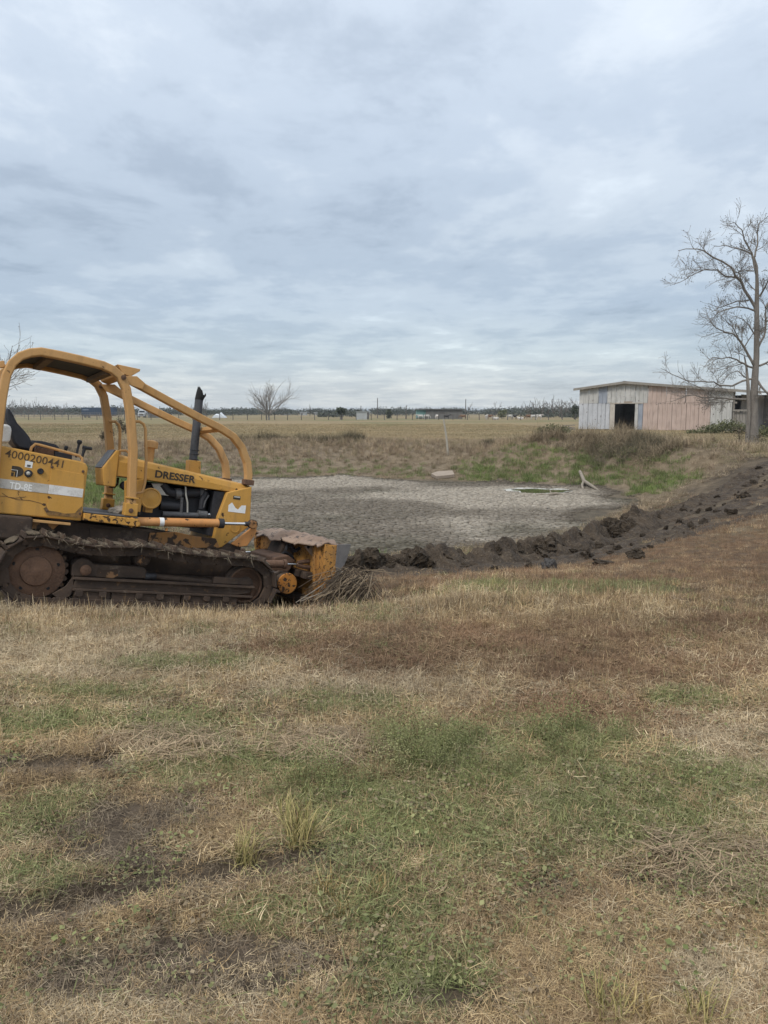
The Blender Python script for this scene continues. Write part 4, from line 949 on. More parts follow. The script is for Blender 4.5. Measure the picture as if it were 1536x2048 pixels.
def scatter(name, label, templates, pos, rotz, scale, tint, tilt=.0, cat='grass'):
    n = len(pos); m = bpy.data.meshes.new(name); m.vertices.add(n); m.vertices.foreach_set('co', np.asarray(pos, np.float32).ravel())
    r = np.random.default_rng(n)
    ro = np.zeros((n, 3), np.float32); ro[:, 2] = rotz; ro[:, :2] = r.normal(0, tilt, (n, 2)) if tilt else 0
    a = m.attributes.new('rot', 'FLOAT_VECTOR', 'POINT'); a.data.foreach_set('vector', ro.ravel())
    a = m.attributes.new('siz', 'FLOAT', 'POINT'); a.data.foreach_set('value', np.asarray(scale, np.float32))
    a = m.attributes.new('pick', 'INT', 'POINT'); a.data.foreach_set('value', r.integers(0, len(templates), n).astype(np.int32))
    col_attr(m, 'tint', tint); m.update()
    o = bpy.data.objects.new(name, m); COL.objects.link(o); tag(o, label, cat, kind='stuff')
    col = bpy.data.collections.new(name + '_blades')
    for i, tm in enumerate(templates):
        q = bpy.data.objects.new('%s_tuft_%02d' % (name, i), tm); col.objects.link(q)
    ng = bpy.data.node_groups.new(name, 'GeometryNodeTree'); ng.interface.new_socket('Geometry', in_out='INPUT', socket_type='NodeSocketGeometry'); ng.interface.new_socket('Geometry', in_out='OUTPUT', socket_type='NodeSocketGeometry')
    N = ng.nodes; gi = N.new('NodeGroupInput'); go = N.new('NodeGroupOutput'); ip = N.new('GeometryNodeInstanceOnPoints'); ci = N.new('GeometryNodeCollectionInfo')
    ci.inputs['Collection'].default_value = col; ci.inputs['Separate Children'].default_value = True; ci.inputs['Reset Children'].default_value = True
    def na(nm, ty): x = N.new('GeometryNodeInputNamedAttribute'); x.data_type = ty; x.inputs['Name'].default_value = nm; return x.outputs['Attribute']
    er = N.new('FunctionNodeEulerToRotation'); L = ng.links
    L.new(gi.outputs[0], ip.inputs['Points']); L.new(ci.outputs[0], ip.inputs['Instance']); ip.inputs['Pick Instance'].default_value = True
    L.new(na('pick', 'INT'), ip.inputs['Instance Index']); L.new(na('rot', 'FLOAT_VECTOR'), er.inputs[0]); L.new(er.outputs[0], ip.inputs['Rotation']); L.new(na('siz', 'FLOAT'), ip.inputs['Scale']); L.new(ip.outputs[0], go.inputs[0])
    md = o.modifiers.new('scatter', 'NODES'); md.node_group = ng; return o
def pts_band(y0, y1, dens, seed, mar=1.2, k=.60):
    r = np.random.default_rng(seed); A = 0; hw = k * y1 + mar; n = int(dens * 2 * hw * (y1 - y0)); x = r.uniform(-hw, hw, n); y = r.uniform(y0, y1, n)
    ok = np.abs(x) < k * y + mar; return x[ok], y[ok]
def dozer_clear(x, y, margin=0.0):
    dx = x - DZ_O[0]; dy = y - DZ_O[1]; a = DZ_R[:2, :2]; ia = np.linalg.inv(a); u = ia[0, 0] * dx + ia[0, 1] * dy; v = ia[1, 0] * dx + ia[1, 1] * dy
    return ~((u > -.45 - margin) & (u < 3.0 + margin) & (np.abs(v) < .98 + margin))
STRAW = np.array([[.66, .49, .265], [.57, .40, .20], [.48, .33, .165], [.74, .58, .35], [.39, .26, .14], [.30, .20, .11], [.26, .175, .10]])
PALEC = np.array([[.66, .54, .36], [.60, .475, .305], [.54, .42, .27]]); REDC = np.array([[.25, .14, .075], [.19, .10, .055], [.31, .185, .10], [.38, .25, .14]])
GREENC = np.array([[.20, .235, .075], [.255, .275, .10], [.16, .195, .065], [.32, .315, .14]]); DIRTC = np.array([[.22, .165, .115], [.32, .25, .17], [.15, .11, .08]])
def pick(pal, n, r): return pal[r.integers(0, len(pal), n)] * r.uniform(.72, 1.18, (n, 1))
def tint_for(x, y, seed, gk=1.0):
    r = np.random.default_rng(seed); n = len(x); g, c, d, rb, pl = zones(x, y); out = pick(STRAW, n, r)
    for wt, pal, k in ((pl, PALEC, .75), (rb, REDC, .92), (d, DIRTC, .8), (g, GREENC, .75 * gk)):
        sel = r.random(n) < wt * k; out[sel] = pick(pal, n, r)[sel]
    big = .60 + .80 * fbm(x * 1.3, y * 1.0, 88, 4); return out * big[:, None]
# templates
T_mat = [tmpl('straw_mat', [blades(34, 10 + i, (.04, .15), .13, (.0022, .0046), .8, .5, .74), blades(14, 30 + i, (.025, .075), .12, (.002, .004), .8, .6)], M_gr) for i in range(6)]
T_gr = [tmpl('short_grass', [blades(46, 50 + i, (.025, .08), .10, (.002, .004), .75, .9, .2)], M_gg) for i in range(4)]
T_cl = [tmpl('clover', [leaflets(70, 70 + i, .13, (.003, .0125), (.006, .05)), blades(10, 90 + i, (.03, .08), .12, (.002, .003), .6, .6)], M_gg) for i in range(4)]
T_feather = [tmpl('feathery_weed', [blades(14, 100 + i, (.14, .30), .06, (.002, .003), .28, .3), leaflets(230, 110 + i, .09, (.003, .007), (.03, .26))], M_gg) for i in range(3)]
T_mid = [tmpl('mid_straw', [blades(34, 130 + i, (.06, .20), .20, (.003, .006), .95, .6, .6), blades(26, 140 + i, (.03, .09), .19, (.003, .006), .7, .6)], M_gr) for i in range(4)]
T_bank = [tmpl('bank_grass', [blades(38, 150 + i, (.25, .60), .20, (.006, .013), .45, 1.2, .05)], M_gr) for i in range(4)]
T_short = [tmpl('bank_green', [blades(60, 160 + i, (.08, .26), .24, (.006, .012), .45, .7)], M_gg) for i in range(3)]
T_field = [tmpl('field_stubble', [blades(52, 170 + i, (.03, .10), .55, (.008, .018), 1.0, .5, .45)], M_gr) for i in range(3)]
def near_grass():
    P = []
    for (y0, y1, d, s, sc0) in ((1.4, 2.4, 2600, 1, .36), (2.4, 3.6, 1700, 3, .46), (3.6, 6.4, 800, 2, .68)):
        x, y = pts_band(y0, y1, d, s); P.append((x, y, np.full(len(x), sc0)))
    x = np.concatenate([p[0] for p in P]); y = np.concatenate([p[1] for p in P]); sc0 = np.concatenate([p[2] for p in P]); r = np.random.default_rng(5)
    g, c, d, rb, pl = zones(x, y)
    ok = dozer_clear(x, y) & (r.random(len(x)) > np.clip(d * 1.2 - .1, 0, .74)) & (r.random(len(x)) > c * .2) & (r.random(len(x)) > rb * .35)
    x, y, sc0 = x[ok], y[ok], sc0[ok]; z = H(x, y)
    scatter('dry_straw', 'mown dry straw covering the foreground', T_mat, np.stack([x, y, z], 1), r.uniform(0, 6.283, len(x)), sc0 * r.uniform(.65, 1.25, len(x)), tint_for(x, y, 6), .10)
    # green short grass
    X_, Y_ = pts_band(1.4, 7.5, 330, 11); g, c, d, rb, pl = zones(X_, Y_); ok = dozer_clear(X_, Y_, .1) & (r.random(len(X_)) < np.clip(g * 1.0 + .05, 0, .95)) & (r.random(len(X_)) > d * .8)
    X_, Y_ = X_[ok], Y_[ok]; n = len(X_); tint = pick(GREENC, n, r); yl = r.random(n) < .25; tint[yl] = pick(STRAW, n, r)[yl] * .8
    scatter('green_grass', 'short green grass growing through the straw', T_gr, np.stack([X_, Y_, H(X_, Y_)], 1), r.uniform(0, 6.283, n), r.uniform(.6, 1.2, n), tint, .1)
    X_, Y_ = pts_band(1.4, 4.5, 260, 12); g, c, d, rb, pl = zones(X_, Y_); ok = r.random(len(X_)) < np.clip(c * .42 + .04, 0, .45); X_, Y_ = X_[ok], Y_[ok]; n = len(X_)
    tint = pick(np.array([[.15, .175, .06], [.19, .21, .075], [.23, .24, .095], [.14, .14, .065], [.19, .14, .085], [.26, .20, .12]]), n, r)
    scatter('clover', 'low broad leaved weeds and clover in the foreground', T_cl, np.stack([X_, Y_, H(X_, Y_)], 1), r.uniform(0, 6.283, n), r.uniform(.6, 1.15, n), tint, .1, 'weeds')
    FE = [blob(*b) for b in [(880, 1515, 140, 55), (1150, 1490, 85, 30), (1440, 1800, 70, 35), (640, 1575, 80, 30)]]
    X_, Y_ = pts_band(1.6, 6, 160, 13); ok = r.random(len(X_)) < np.clip(bw(X_, Y_, FE) * 1.2 - .1, 0, 1); X_, Y_ = X_[ok], Y_[ok]; n = len(X_)
    scatter('feathery_weeds', 'wispy green weeds standing in the middle of the foreground', T_feather, np.stack([X_, Y_, H(X_, Y_)], 1), r.uniform(0, 6.283, n), r.uniform(.4, .9, n), pick(GREENC * .85, n, r), .15, 'weeds')
near_grass()
def mid_grass():
    P = []
    for (y0, y1, d, s, sc0) in ((5.6, 9, 170, 21, .8), (9, 15.5, 95, 22, .95), (15.5, 24, 42, 23, 1.25)):
        x, y = pts_band(y0, y1, d, s, 1.5, .56); P.append((x, y, np.full(len(x), sc0)))
    x = np.concatenate([p[0] for p in P]); y = np.concatenate([p[1] for p in P]); sc0 = np.concatenate([p[2] for p in P]); r = np.random.default_rng(25)
    sd = poly_sd(x, y, POND); q, s, sg = line_d(x, y, RIDGE)
    near_mud = (q < .55 + .25 * (sg < 0)) | ((sg < 0) & (q < 3.4) & (s > 6.5) & (q > 1.9) & (r.random(len(x)) < .1)) | ((sg < 0) & (q < 1.6 + .9 * sstep(8, 13, s)) & (r.random(len(x)) < .9))
    g, c, d, rb, pl = zones(x, y); ok = dozer_clear(x, y, -.02) & (r.random(len(x)) > rb * .15) & (sd > .6 + (fbm(x, y, 3, 2) - .5)) & ~near_mud; x, y, sc0 = x[ok], y[ok], sc0[ok]; n = len(x); sd = sd[ok]; q = q[ok]
    tint = tint_for(x, y, 26, .8)
    nb = r.random(n) < np.maximum(np.exp(-((q - 1.2) / 1.4) ** 2) * .55, .85 * ((sg[ok] < 0) & (q < 4.5) & (s[ok] > 5))); tint[nb] = pick(REDC, n, r)[nb]
    nr = (sd < 3.2) & (y > 14) & (r.random(n) < .6); tint[nr] = pick(np.array([[.24, .17, .11], [.19, .15, .085], [.15, .15, .07]]), n, r)[nr]
    hs = np.where((np.abs(x + .3) < 3) & (y > 6.2) & (y < 9.5), 1.1, .8); hs = hs * (1 - .3 * rb[ok]) * np.where((x > 3) & (y > 10), .8, 1)
    scatter('bank_straw', 'dry straw and stubble on the near bank of the pond', T_mid, np.stack([x, y, H(x, y)], 1), r.uniform(0, 6.283, n), sc0 * hs * r.uniform(.55, 1.15, n), tint, .08)
    # taller straw hugging the tracks and blade
    m = 420; u = r.uniform(-.5, 3.5, m); v = -1.02 - np.abs(r.normal(0, .13, m)); W_ = DZ_O + (DZ_R @ np.stack([u, v, np.zeros(m)])).T
    x2, y2 = W_[:, 0], W_[:, 1]
    scatter('track_side_straw', 'pale straw standing along the bulldozer track', T_mid, np.stack([x2, y2, H(x2, y2)], 1), r.uniform(0, 6.283, m), r.uniform(.55, .95, m), pick(PALEC, m, r), .1)
mid_grass()
def far_grass():
    r = np.random.default_rng(35); x = r.uniform(-26, 27, 56000); y = 15 + 37 * r.random(56000); sd = poly_sd(x, y, POND); q, s, sg = line_d(x, y, RIDGE)
    ok = (sd > .5 + 1.0 * (fbm(x * .7, y * .7, 12, 3) - .5)) & (sd < 15) & (np.abs(x) < .56 * y + 2) & (q > 1.0) & ~((sg < 0) & (q < 4)) & ((y > 22) | (sd < 6)) & ~((x > 10) & (y < 26)); x, y, sd = x[ok], y[ok], sd[ok]; n = len(x); z = H(x, y)
    nz = fbm(x * .35, y * .35, 61, 3); band = np.exp(-((sd - 6.2) / 3.0) ** 2)
    right = sstep(8.5, 10.5, x) * (1 - sstep(28, 31, y)); band = band * (1 - .8 * right)
    band = band * np.where((x > 8.8) & (y < 27.5), .15, 1.0); tall = r.random(n) < band * (.15 + 1.0 * nz); tint = pick(np.array([[.46, .355, .235], [.38, .285, .19], [.52, .41, .275], [.28, .205, .145], [.32, .27, .155]]), n, r) * (.7 + .6 * nz)[:, None]
    ry = sstep(26, 32, y); rust = (r.random(n) < np.exp(-((sd - 2.6) / 1.3) ** 2) * .6); tint[rust] = pick(np.array([[.25, .175, .11], [.21, .155, .095], [.20, .17, .09]]), n, r)[rust]
    # bright green shore at right and left
    gs = np.exp(-((sd - 1.7) / 1.5) ** 2) * (1.5 * sstep(3, 4.6, x) * sstep(26, 28.5, y) * (1 - sstep(11, 12, x)) + sstep(-8, -10, x) * .8 + .25 * (x < 2)); gsel = r.random(n) < gs
    keep = tall | gsel | (r.random(n) < .75)
    t_i = tall & ~gsel
    scatter('bank_grass', 'tall dry grass on the far bank of the pond', T_bank, np.stack([x, y, z], 1)[t_i], r.uniform(0, 6.283, t_i.sum()), r.uniform(.35, .8, t_i.sum()) * (.6 + .4 * band[t_i] + .35 * (x[t_i] > 5.5)), tint[t_i], .1)
    g_i = gsel
    scatter('shore_grass', 'bright green grass along the damp shore of the pond', T_short, np.stack([x, y, z], 1)[g_i], r.uniform(0, 6.283, g_i.sum()), r.uniform(.45, 1.0, g_i.sum()), pick(np.array([[.12, .205, .045], [.16, .24, .055], [.20, .27, .07], [.14, .165, .055]]), int(g_i.sum()), r), .1)
    s_i = keep & ~tall & ~gsel
    scatter('bank_stubble', 'short dry grass on the banks around the pond', T_mid, np.stack([x, y, z], 1)[s_i], r.uniform(0, 6.283, s_i.sum()), r.uniform(.6, 1.2, s_i.sum()), tint[s_i], .1)
    x = r.uniform(-62, 62, 60000); y = 36 + 74 * r.random(60000) ** 1.15; sd = poly_sd(x, y, POND); ok = ((sd > 9) & (np.abs(x) < .55 * y + 3)); x, y = x[ok], y[ok]
    x3 = r.uniform(10, 28, 9000); y3 = r.uniform(19, 40, 9000); q, s, sg = line_d(x3, y3, RIDGE); ok = (poly_sd(x3, y3, POND) > 4) & (q > 1.6) & ~((sg < 0) & (q < 3.2)) & (x3 < .58 * y3 + 2); x = np.concatenate([x, x3[ok]]); y = np.concatenate([y, y3[ok]])
    bm = (x - 19) * .62 + (y - 78) * .786; ok = ~((bm > -.3) & (x > 18)); x, y = x[ok], y[ok]; n = len(x)
    nz = fbm(x * .035, y * .14, 55, 4); tint = pick(np.array([[.43, .33, .18], [.39, .295, .16], [.46, .365, .21], [.32, .265, .14]]), n, r) * (.62 + .75 * nz)[:, None]
    gsel = r.random(n) < sstep(.5, .7, fbm(x * .06, y * .06, 71, 3)) * .5; tint[gsel] = pick(np.array([[.21, .22, .09], [.26, .25, .11]]), n, r)[gsel]
    scatter('pasture_stubble', 'mown tan pasture between the pond and the far fence', T_field, np.stack([x, y, H(x, y)], 1), r.uniform(0, 6.283, n), r.uniform(.6, 1.2, n) * (1 + .006 * (y - 36)), tint, .05)
far_grass()
# single grass clumps one can point at
def tuft(px, py, label, n, h, seed, c, rad=.05):
    p = gz(px, py); V, F, b = blades(n, seed, (h * .5, h), rad, (.0025, .005), .62, 1.2); m = fast_mesh('grass_tuft', V, F, 4); face_attr(m, 'bv', b)
    t = MT('tuft_blades'); cc = t.mix(t.attr('bv'), c[0], c[1]); o = place('grass_tuft', m, t.fin(cc, .8, spec=.2)); o.location = (p[0], p[1], Hs(p[0], p[1])); tag(o, label, 'grass tuft', 'grass clumps standing in the foreground')
YG = ((.13, .13, .04), (.42, .34, .15)); YB = ((.24, .17, .065), (.46, .35, .17))
for a in [(492, 1718, 'yellow green grass tuft, left of the pair above the muddy rut', 90, .17, 1, YG, .05), (600, 1690, 'larger upright grass tuft, right of the pair above the muddy rut', 120, .22, 2, YG, .06), (580, 1640, 'pale tuft close behind the larger upright tuft', 60, .16, 3, YG, .05),
          (660, 1790, 'straw coloured tuft just right of the end of the rut', 60, .13, 4, YB, .05), (755, 1790, 'thin straw coloured tuft in the lower middle of the grass', 45, .12, 5, YB, .04), (1210, 2030, 'yellow tuft at the bottom edge, right of centre', 70, .14, 6, YG, .05), (1275, 2035, 'second yellow tuft at the bottom edge', 50, .13, 7, YB, .04),
          (1405, 2040, 'bristly tuft at the bottom edge nearest the right corner', 60, .13, 8, YG, .05), (680, 1830, 'short straw tuft below the end of the rut', 40, .10, 9, YB, .04), (985, 1150, 'small pale tuft beside the lump of clay', 60, .3, 10, YG, .12)]: tuft(*a)
def straw_heap(px, py, label, seed):
    p = gz(px, py); z0 = Hs(p[0], p[1]); V, F, b = blades(700, seed, (.04, .13), .22, (.0018, .0034), 1.1, .6, .9); V[:, 0] *= 1.7
    rr = np.hypot(V[:, 0] / 1.7, V[:, 1]); V[:, 2] += .06 * np.exp(-(rr / .13) ** 2); m = fast_mesh('straw_heap', V, F, 4); face_attr(m, 'bv', b)
    t = MT('raked_straw'); cc = t.mix(t.attr('bv'), (.17, .12, .075), (.44, .335, .21)); o = place('straw_heap', m, t.fin(cc, .85)); o.location = (p[0], p[1], z0); o.rotation_euler = (0, 0, -.25); tag(o, label, 'straw')
straw_heap(340, 1496, 'low heap of raked brown straw left of centre in the grass', 1); straw_heap(640, 1500, 'flatter heap of brown straw near the middle of the grass', 2)
straw_heap(1470, 1745, 'pale heap of straw by the right edge of the grass', 3)

# tall dry brush clumps on the banks
M_db = leaf_mat('dry_brush_blades', (.085, .068, .046), (.34, .265, .17)); M_db2 = leaf_mat('dark_brush_blades', (.05, .045, .03), (.20, .165, .105))
for lb, loc, w_, h_, sd_ in LATE:
    root = empty('bank_brush', loc); tag(root, lb, 'brush')
    nm = 2600; V, F, b = blades(nm, sd_, (h_ * .5, h_ * 1.35), 1.0, (.005, .011), .7, 2.2); k = 8; o_ = np.repeat(np.arange(nm), k); r = np.random.default_rng(sd_)
    # gather the blades into clumps and stretch them along the bank
    cl = r.integers(0, 16, nm); cxy = np.stack([r.uniform(-w_, w_, 16), r.uniform(-.7, .7, 16)], 1); b0 = V[::k][:, :2].copy(); V[:, 0] += (cxy[cl][:, 0] - b0[:, 0] * .72)[o_]; V[:, 1] += (cxy[cl][:, 1] - b0[:, 1] * .72)[o_]
    V[:, 2] *= (.6 + .7 * r.random(16))[cl][o_]; V[:, 2] += np.array([H(V[:, 0] + loc[0], V[:, 1] + loc[1]) - loc[2]]).ravel() * (V[:, 2] < 99)
    m = fast_mesh('foliage', V, F, 4); face_attr(m, 'bv', b); place('foliage', m, M_db2 if ('dark' in lb) else M_db, root)
# ------------------------------------------------------------------ the bulldozer
def dl(px, py, yl):
    """photo pixel -> (x, z) on the machine's own lengthwise plane y = yl"""
    n = DZ_R[:, 1]; r = ray(px, py); c0 = np.array([0, 0, EYE]); t = (yl + n @ (DZ_O - c0)) / (n @ r); q = DZ_R.T @ (c0 + r * t - DZ_O); return (float(q[0]), float(q[2]))
def dls(P, yl): return [dl(a, b, yl) for a, b in P]
def paint(name, c1, c2, chip=.655, chipc=(.055, .032, .02), rough=.5, dirt=.35, chs=9.0):
    t = MT(name); co = t.coords('Object', rand=False); a = t.noise(co, 1.8, 5, .6); b = t.noise(co, chs, 7, .62, .3); d = t.noise(co, 3.1, 7, .7); f = t.noise(co, 60, 3)
    c = t.mix(t.step(a, .33, .68), c1, c2); st = t.noise(t.coords('Object', (5, 5, .8)), 2.4, 5, .6)
    c = t.mix(t.math('MULTIPLY', t.step(st, .5, .75), dirt), c, (.15, .10, .055)); c = t.mix(t.math('MULTIPLY', t.step(d, .55, .72), dirt), c, (.20, .14, .085))
    chipm = t.step(b, chip, chip + .025); c = t.mix(chipm, c, chipc); c = t.mix(t.step(f, .3, .8), t.mix(.10, c, (0, 0, 0)), c)
    t.bump(t.math('SUBTRACT', t.math('MULTIPLY', f, .15), chipm), .25, .004); return t.fin(c, t.mix(chipm, (rough,) * 3, (.9,) * 3), spec=.35)
M_yel = paint('yellow_paint', (.50, .262, .048), (.57, .315, .08), .65, rough=.6, dirt=.38); M_yel2 = paint('sun_faded_yellow_paint', (.48, .262, .09), (.55, .325, .135), .655, rough=.6, dirt=.38)
M_org = paint('orange_paint', (.52, .22, .062), (.58, .29, .11), .60, rough=.6, chs=14); M_ball = paint('crackled_orange_paint', (.50, .22, .035), (.42, .16, .03), .53, (.05, .03, .02), .7, .5, 22)
M_tread = paint('tread_plate_paint', (.55, .28, .05), (.58, .30, .07), .53, (.07, .04, .02), .6, .4, 26)
M_rust = MT('muddy_rusted_steel'); co = M_rust.coords('Object', rand=True); a_ = M_rust.noise(co, 3.5, 6, .65); b_ = M_rust.noise(co, 17, 6, .65); d_2 = M_rust.noise(co, 6, 6, .7)
c = M_rust.mix(M_rust.step(a_, .35, .68), (.038, .027, .021), (.088, .060, .043)); c = M_rust.mix(M_rust.step(b_, .60, .72), c, (.15, .085, .042)); c = M_rust.mix(M_rust.step(d_2, .58, .72), c, (.16, .125, .095))
M_rust.bump(M_rust.math('ADD', a_, b_), .5, .01); M_rust = M_rust.fin(c, .8, spec=.3)
M_rust2 = simple('brown_rust', (.075, .045, .031), (.13, .075, .048), 7, .85, bump=.3); M_rorg = paint('rust_eaten_orange', (.36, .17, .05), (.22, .12, .06), .50, (.055, .036, .025), .8, .7, 7)
M_pinkrust = paint('pink_rust_plate', (.21, .14, .10), (.33, .245, .185), .57, (.09, .07, .06), .8, .5, 16)
M_blk = simple('black_engine_metal', (.012, .013, .016), (.03, .03, .034), 7, .6); M_gry = simple('grey_cast_metal', (.06, .06, .062), (.11, .11, .112), 8, .6, bump=.3)
M_vinyl = simple('black_vinyl', (.017, .018, .024), (.03, .031, .038), 3, .55); M_chr = simple('chrome_rod', (.75, .75, .75), (.6, .6, .6), 9, .18, metal=1.0); M_wht = simple('dirty_white', (.60, .60, .58), (.70, .70, .68), 5, .5); M_stripe = simple('worn_white_stripe', (.47, .45, .42), (.66, .65, .63), 12, .6, .42, .56)
M_stk = simple('exhaust_steel', (.032, .036, .042), (.065, .068, .075), 6, .55, bump=.2); M_soot_hole = simple('soot_and_hole_shade', (.008, .008, .008), (.014, .014, .014), 5, .8); M_ink = simple('black_lettering', (.03, .026, .022), (.06, .045, .03), 20, .7, .5, .7); M_brn = simple('brown_lettering', (.05, .032, .018), (.09, .055, .028), 18, .7); M_lt = simple('pale_glass', (.35, .34, .29), (.45, .44, .40), 10, .3)  # the soot black also colours in the shade inside holes
M_under = simple('dark_roof_plate', (.018, .020, .026), (.035, .036, .042), 4, .7); M_under2 = simple('dark_brown_beam', (.10, .07, .045), (.16, .11, .07), 5, .8)  # roof plate in one dark tone throughout, beams dark brown
def text_part(s, p0, p1, h, y, mt, parent, name, bold=.0):
    cu = bpy.data.curves.new('txt', 'FONT'); cu.body = s; cu.size = 1; cu.extrude = .004; cu.offset = bold; cu.resolution_u = 3
    ob = bpy.data.objects.new('txt', cu); COL.objects.link(ob); bpy.context.view_layer.update(); dg = bpy.context.evaluated_depsgraph_get()
    me = bpy.data.meshes.new_from_object(ob.evaluated_get(dg)); bpy.data.objects.remove(ob)
    V = np.zeros(len(me.vertices) * 3); me.vertices.foreach_get('co', V); V = V.reshape(-1, 3); V[:, :2] -= V[:, :2].min(0); V[:, :2] /= V[:, :2].max(0)
    d = np.array(p1) - np.array(p0); L = np.hypot(*d); dx, dz = d / L; W_ = V[:, 0] * L; Hh = V[:, 1] * h
    P = np.stack([p0[0] + W_ * dx - Hh * dz, y - V[:, 2] * .25, p0[1] + W_ * dz + Hh * dx], 1); me.vertices.foreach_set('co', P.astype(np.float32).ravel()); me.update(); me.materials.clear()
    return place(name, me, mt, parent)
def dozer():
    root = empty('bulldozer', tuple(DZ_O)); root.rotation_euler = Matrix(DZ_R.tolist()).to_euler(); tag(root, 'old yellow crawler bulldozer with roll cage, parked nose down on the pond bank', 'bulldozer')
    def P(mb, name, mt, bevel=.004, smooth=False, parent=None): return mb.build(name, mt, parent or root, bevel, smooth)
    # ---------------- tracks
    def arc(c, r, a0, a1, n): return [(c[0] + r * math.cos(a0 + (a1 - a0) * i / n), c[1] + r * math.sin(a0 + (a1 - a0) * i / n)) for i in range(n + 1)]
    SC, IC, SR, IR = (0, .36), (2.10, .325), .285, .25
    def track_path():
        top = [(.18, .622), (.34, .592), (.52, .582), (.75, .596), (.97, .618), (1.2, .592), (1.45, .572), (1.7, .566), (1.9, .572)]
        p = arc(IC, IR, math.radians(88), math.radians(-90), 16) + [(1.6, .075), (1.0, .075), (.5, .075)] + arc(SC, SR, math.radians(-90), math.radians(-282), 18) + top
        p = np.array(p + [p[0]]); L = np.concatenate([[0], np.cumsum(np.hypot(*np.diff(p, axis=0).T))]); return p, L
    tp, TL = track_path(); NS = 38; S = np.arange(NS) * TL[-1] / NS; pitch = TL[-1] / NS
    def tpos(s): s = s % TL[-1]; return np.array([np.interp(s, TL, tp[:, 0]), np.interp(s, TL, tp[:, 1])])
    sh = MB(); sh.prism([(-pitch * .56, .050), (pitch * .50, .046), (pitch * .50, .062), (-pitch * .40, .068), (-pitch * .44, .108), (-pitch * .54, .108), (-pitch * .60, .062)], -.205, .205); sh = sh.mesh('track_shoe')
    lk = MB()
    for yy in (-.10, .10): lk.prism([(-pitch * .58, -.02), (-pitch * .4, -.042), (pitch * .4, -.042), (pitch * .58, -.02), (pitch * .5, .044), (-pitch * .5, .044)], yy - .018, yy + .018)
    lk.cyl((-pitch * .5, 0, 0), (0, 1, 0), .024, -.125, .125, 10); lk = lk.mesh('track_link')
    for sd in (-1, 1):
        yc = sd * .725
        for k in range(NS):
            a = tpos(S[k] - pitch * .5); b = tpos(S[k] + pitch * .5); d = (b - a) / np.hypot(*(b - a)); c0 = (a + b) / 2
            nrm = np.array([-d[1], d[0]])           # path runs clockwise seen from near side: outward = left of travel
            M3 = Matrix(((d[0], 0, nrm[0]), (0, 1, 0), (d[1], 0, nrm[1])))
            M4 = Matrix.Translation((c0[0], yc, c0[1])) @ M3.to_4x4() @ Matrix.Rotation(RND.uniform(-.05, .05), 4, 'Y')
            o = place('track_shoe', sh, M_rust, root, .0035 if sd < 0 else 0); o.matrix_local = M4
            q = place('track_link', lk, M_rust, o)
        # sprocket
        mb = MB(); T = 26; pol = []
        for k in range(T * 4):
            a = 2 * math.pi * k / (T * 4); r = (.300, .290, .262, .290)[k % 4]; pol.append((SC[0] + r * math.cos(a), SC[1] + r * math.sin(a)))
        mb.prism(pol, yc - .022, yc + .022); sp = P(mb, 'sprocket', M_rust, 0)
        mb = MB(); mb.lathe([(.262, 0), (.262, .035), (.235, .045), (.20, .05), (.19, .055), (.145, .058), (.135, .082), (.10, .092), (.045, .094), (.03, .10), (.0, .10)], (SC[0], yc + sd * .02, SC[1]), (0, sd, 0), 40); P(mb, 'hub', M_rust2, 0, True, sp)
        for k in range(5):
            a = math.radians(20 + 72 * k); mb = MB(); mb.cyl((SC[0] + .20 * math.cos(a), yc + sd * .068, SC[1] + .20 * math.sin(a)), (0, sd, 0), .017, 0, .006, 10); P(mb, 'bolt_hole_shade', M_soot_hole, 0, False, sp)  # black discs painted for the shade inside the bolt holes
        # idler
        mb = MB(); mb.lathe([(.205, -.05), (.208, -.045), (.208, -.03), (.235, -.025), (.235, .025), (.208, .03), (.208, .045), (.195, .055), (.17, .05), (.12, .03), (.10, .03), (.09, .06), (.0, .062)], (IC[0], yc, IC[1]), (0, sd, 0), 40); il = P(mb, 'idler', M_rust, 0, True)
        mb = MB(); mb.lathe([(.188, 0), (.19, .006), (.175, .008), (.172, 0)], (IC[0], yc + sd * .052, IC[1]), (0, sd, 0), 40); P(mb, 'rim', M_rust2, 0, True, il)
        yo = sd * .80
        def yb(a, b): return (min(sd * a, sd * b), max(sd * a, sd * b))
        # frame rails
        mb = MB(); mb.prism([(.34, .215), (2.0, .215), (2.15, .24), (2.18, .295), (.36, .30)], *yb(.66, .80)); P(mb, 'track_frame', M_rust)
        mb = MB(); mb.prism([(.33, .300), (2.19, .298), (2.19, .322), (.34, .322)], *yb(.64, .835)); P(mb, 'frame_rail', M_rust, .003)
        mb = MB(); mb.prism([(.34, .192), (2.18, .195), (2.18, .2145), (.34, .2145)], *yb(.64, .835)); P(mb, 'frame_rail', M_rust, .003)
        for x0, x1 in ((.36, .70), (.71, 1.40), (1.41, 2.02)):
            mb = MB(); mb.prism([(x0, .058), (x1 - .008, .058), (x1 - .008, .1915), (x0, .1915)], *yb(.79, .812)); P(mb, 'roller_guard', M_rust, .004)
        for x in (.40, .62, .97, 1.18, 1.46, 1.67, 1.88):
            mb = MB(); mb.prism([(x - .035, .15), (x - .02, .138), (x + .02, .138), (x + .035, .15), (x + .035, .1905), (x - .035, .1905)], *yb(.8125, .838)); P(mb, 'guard_lug', M_rust, .004)
        for x in (.45, .78, 1.1, 1.42, 1.74):
            mb = MB(); mb.lathe([(.075, -.055), (.085, -.05), (.085, -.03), (.065, -.025), (.065, .025), (.085, .03), (.085, .05), (.075, .055)], (x, yc, .15), (0, 1, 0), 18); P(mb, 'track_roller', M_rust, 0, True)
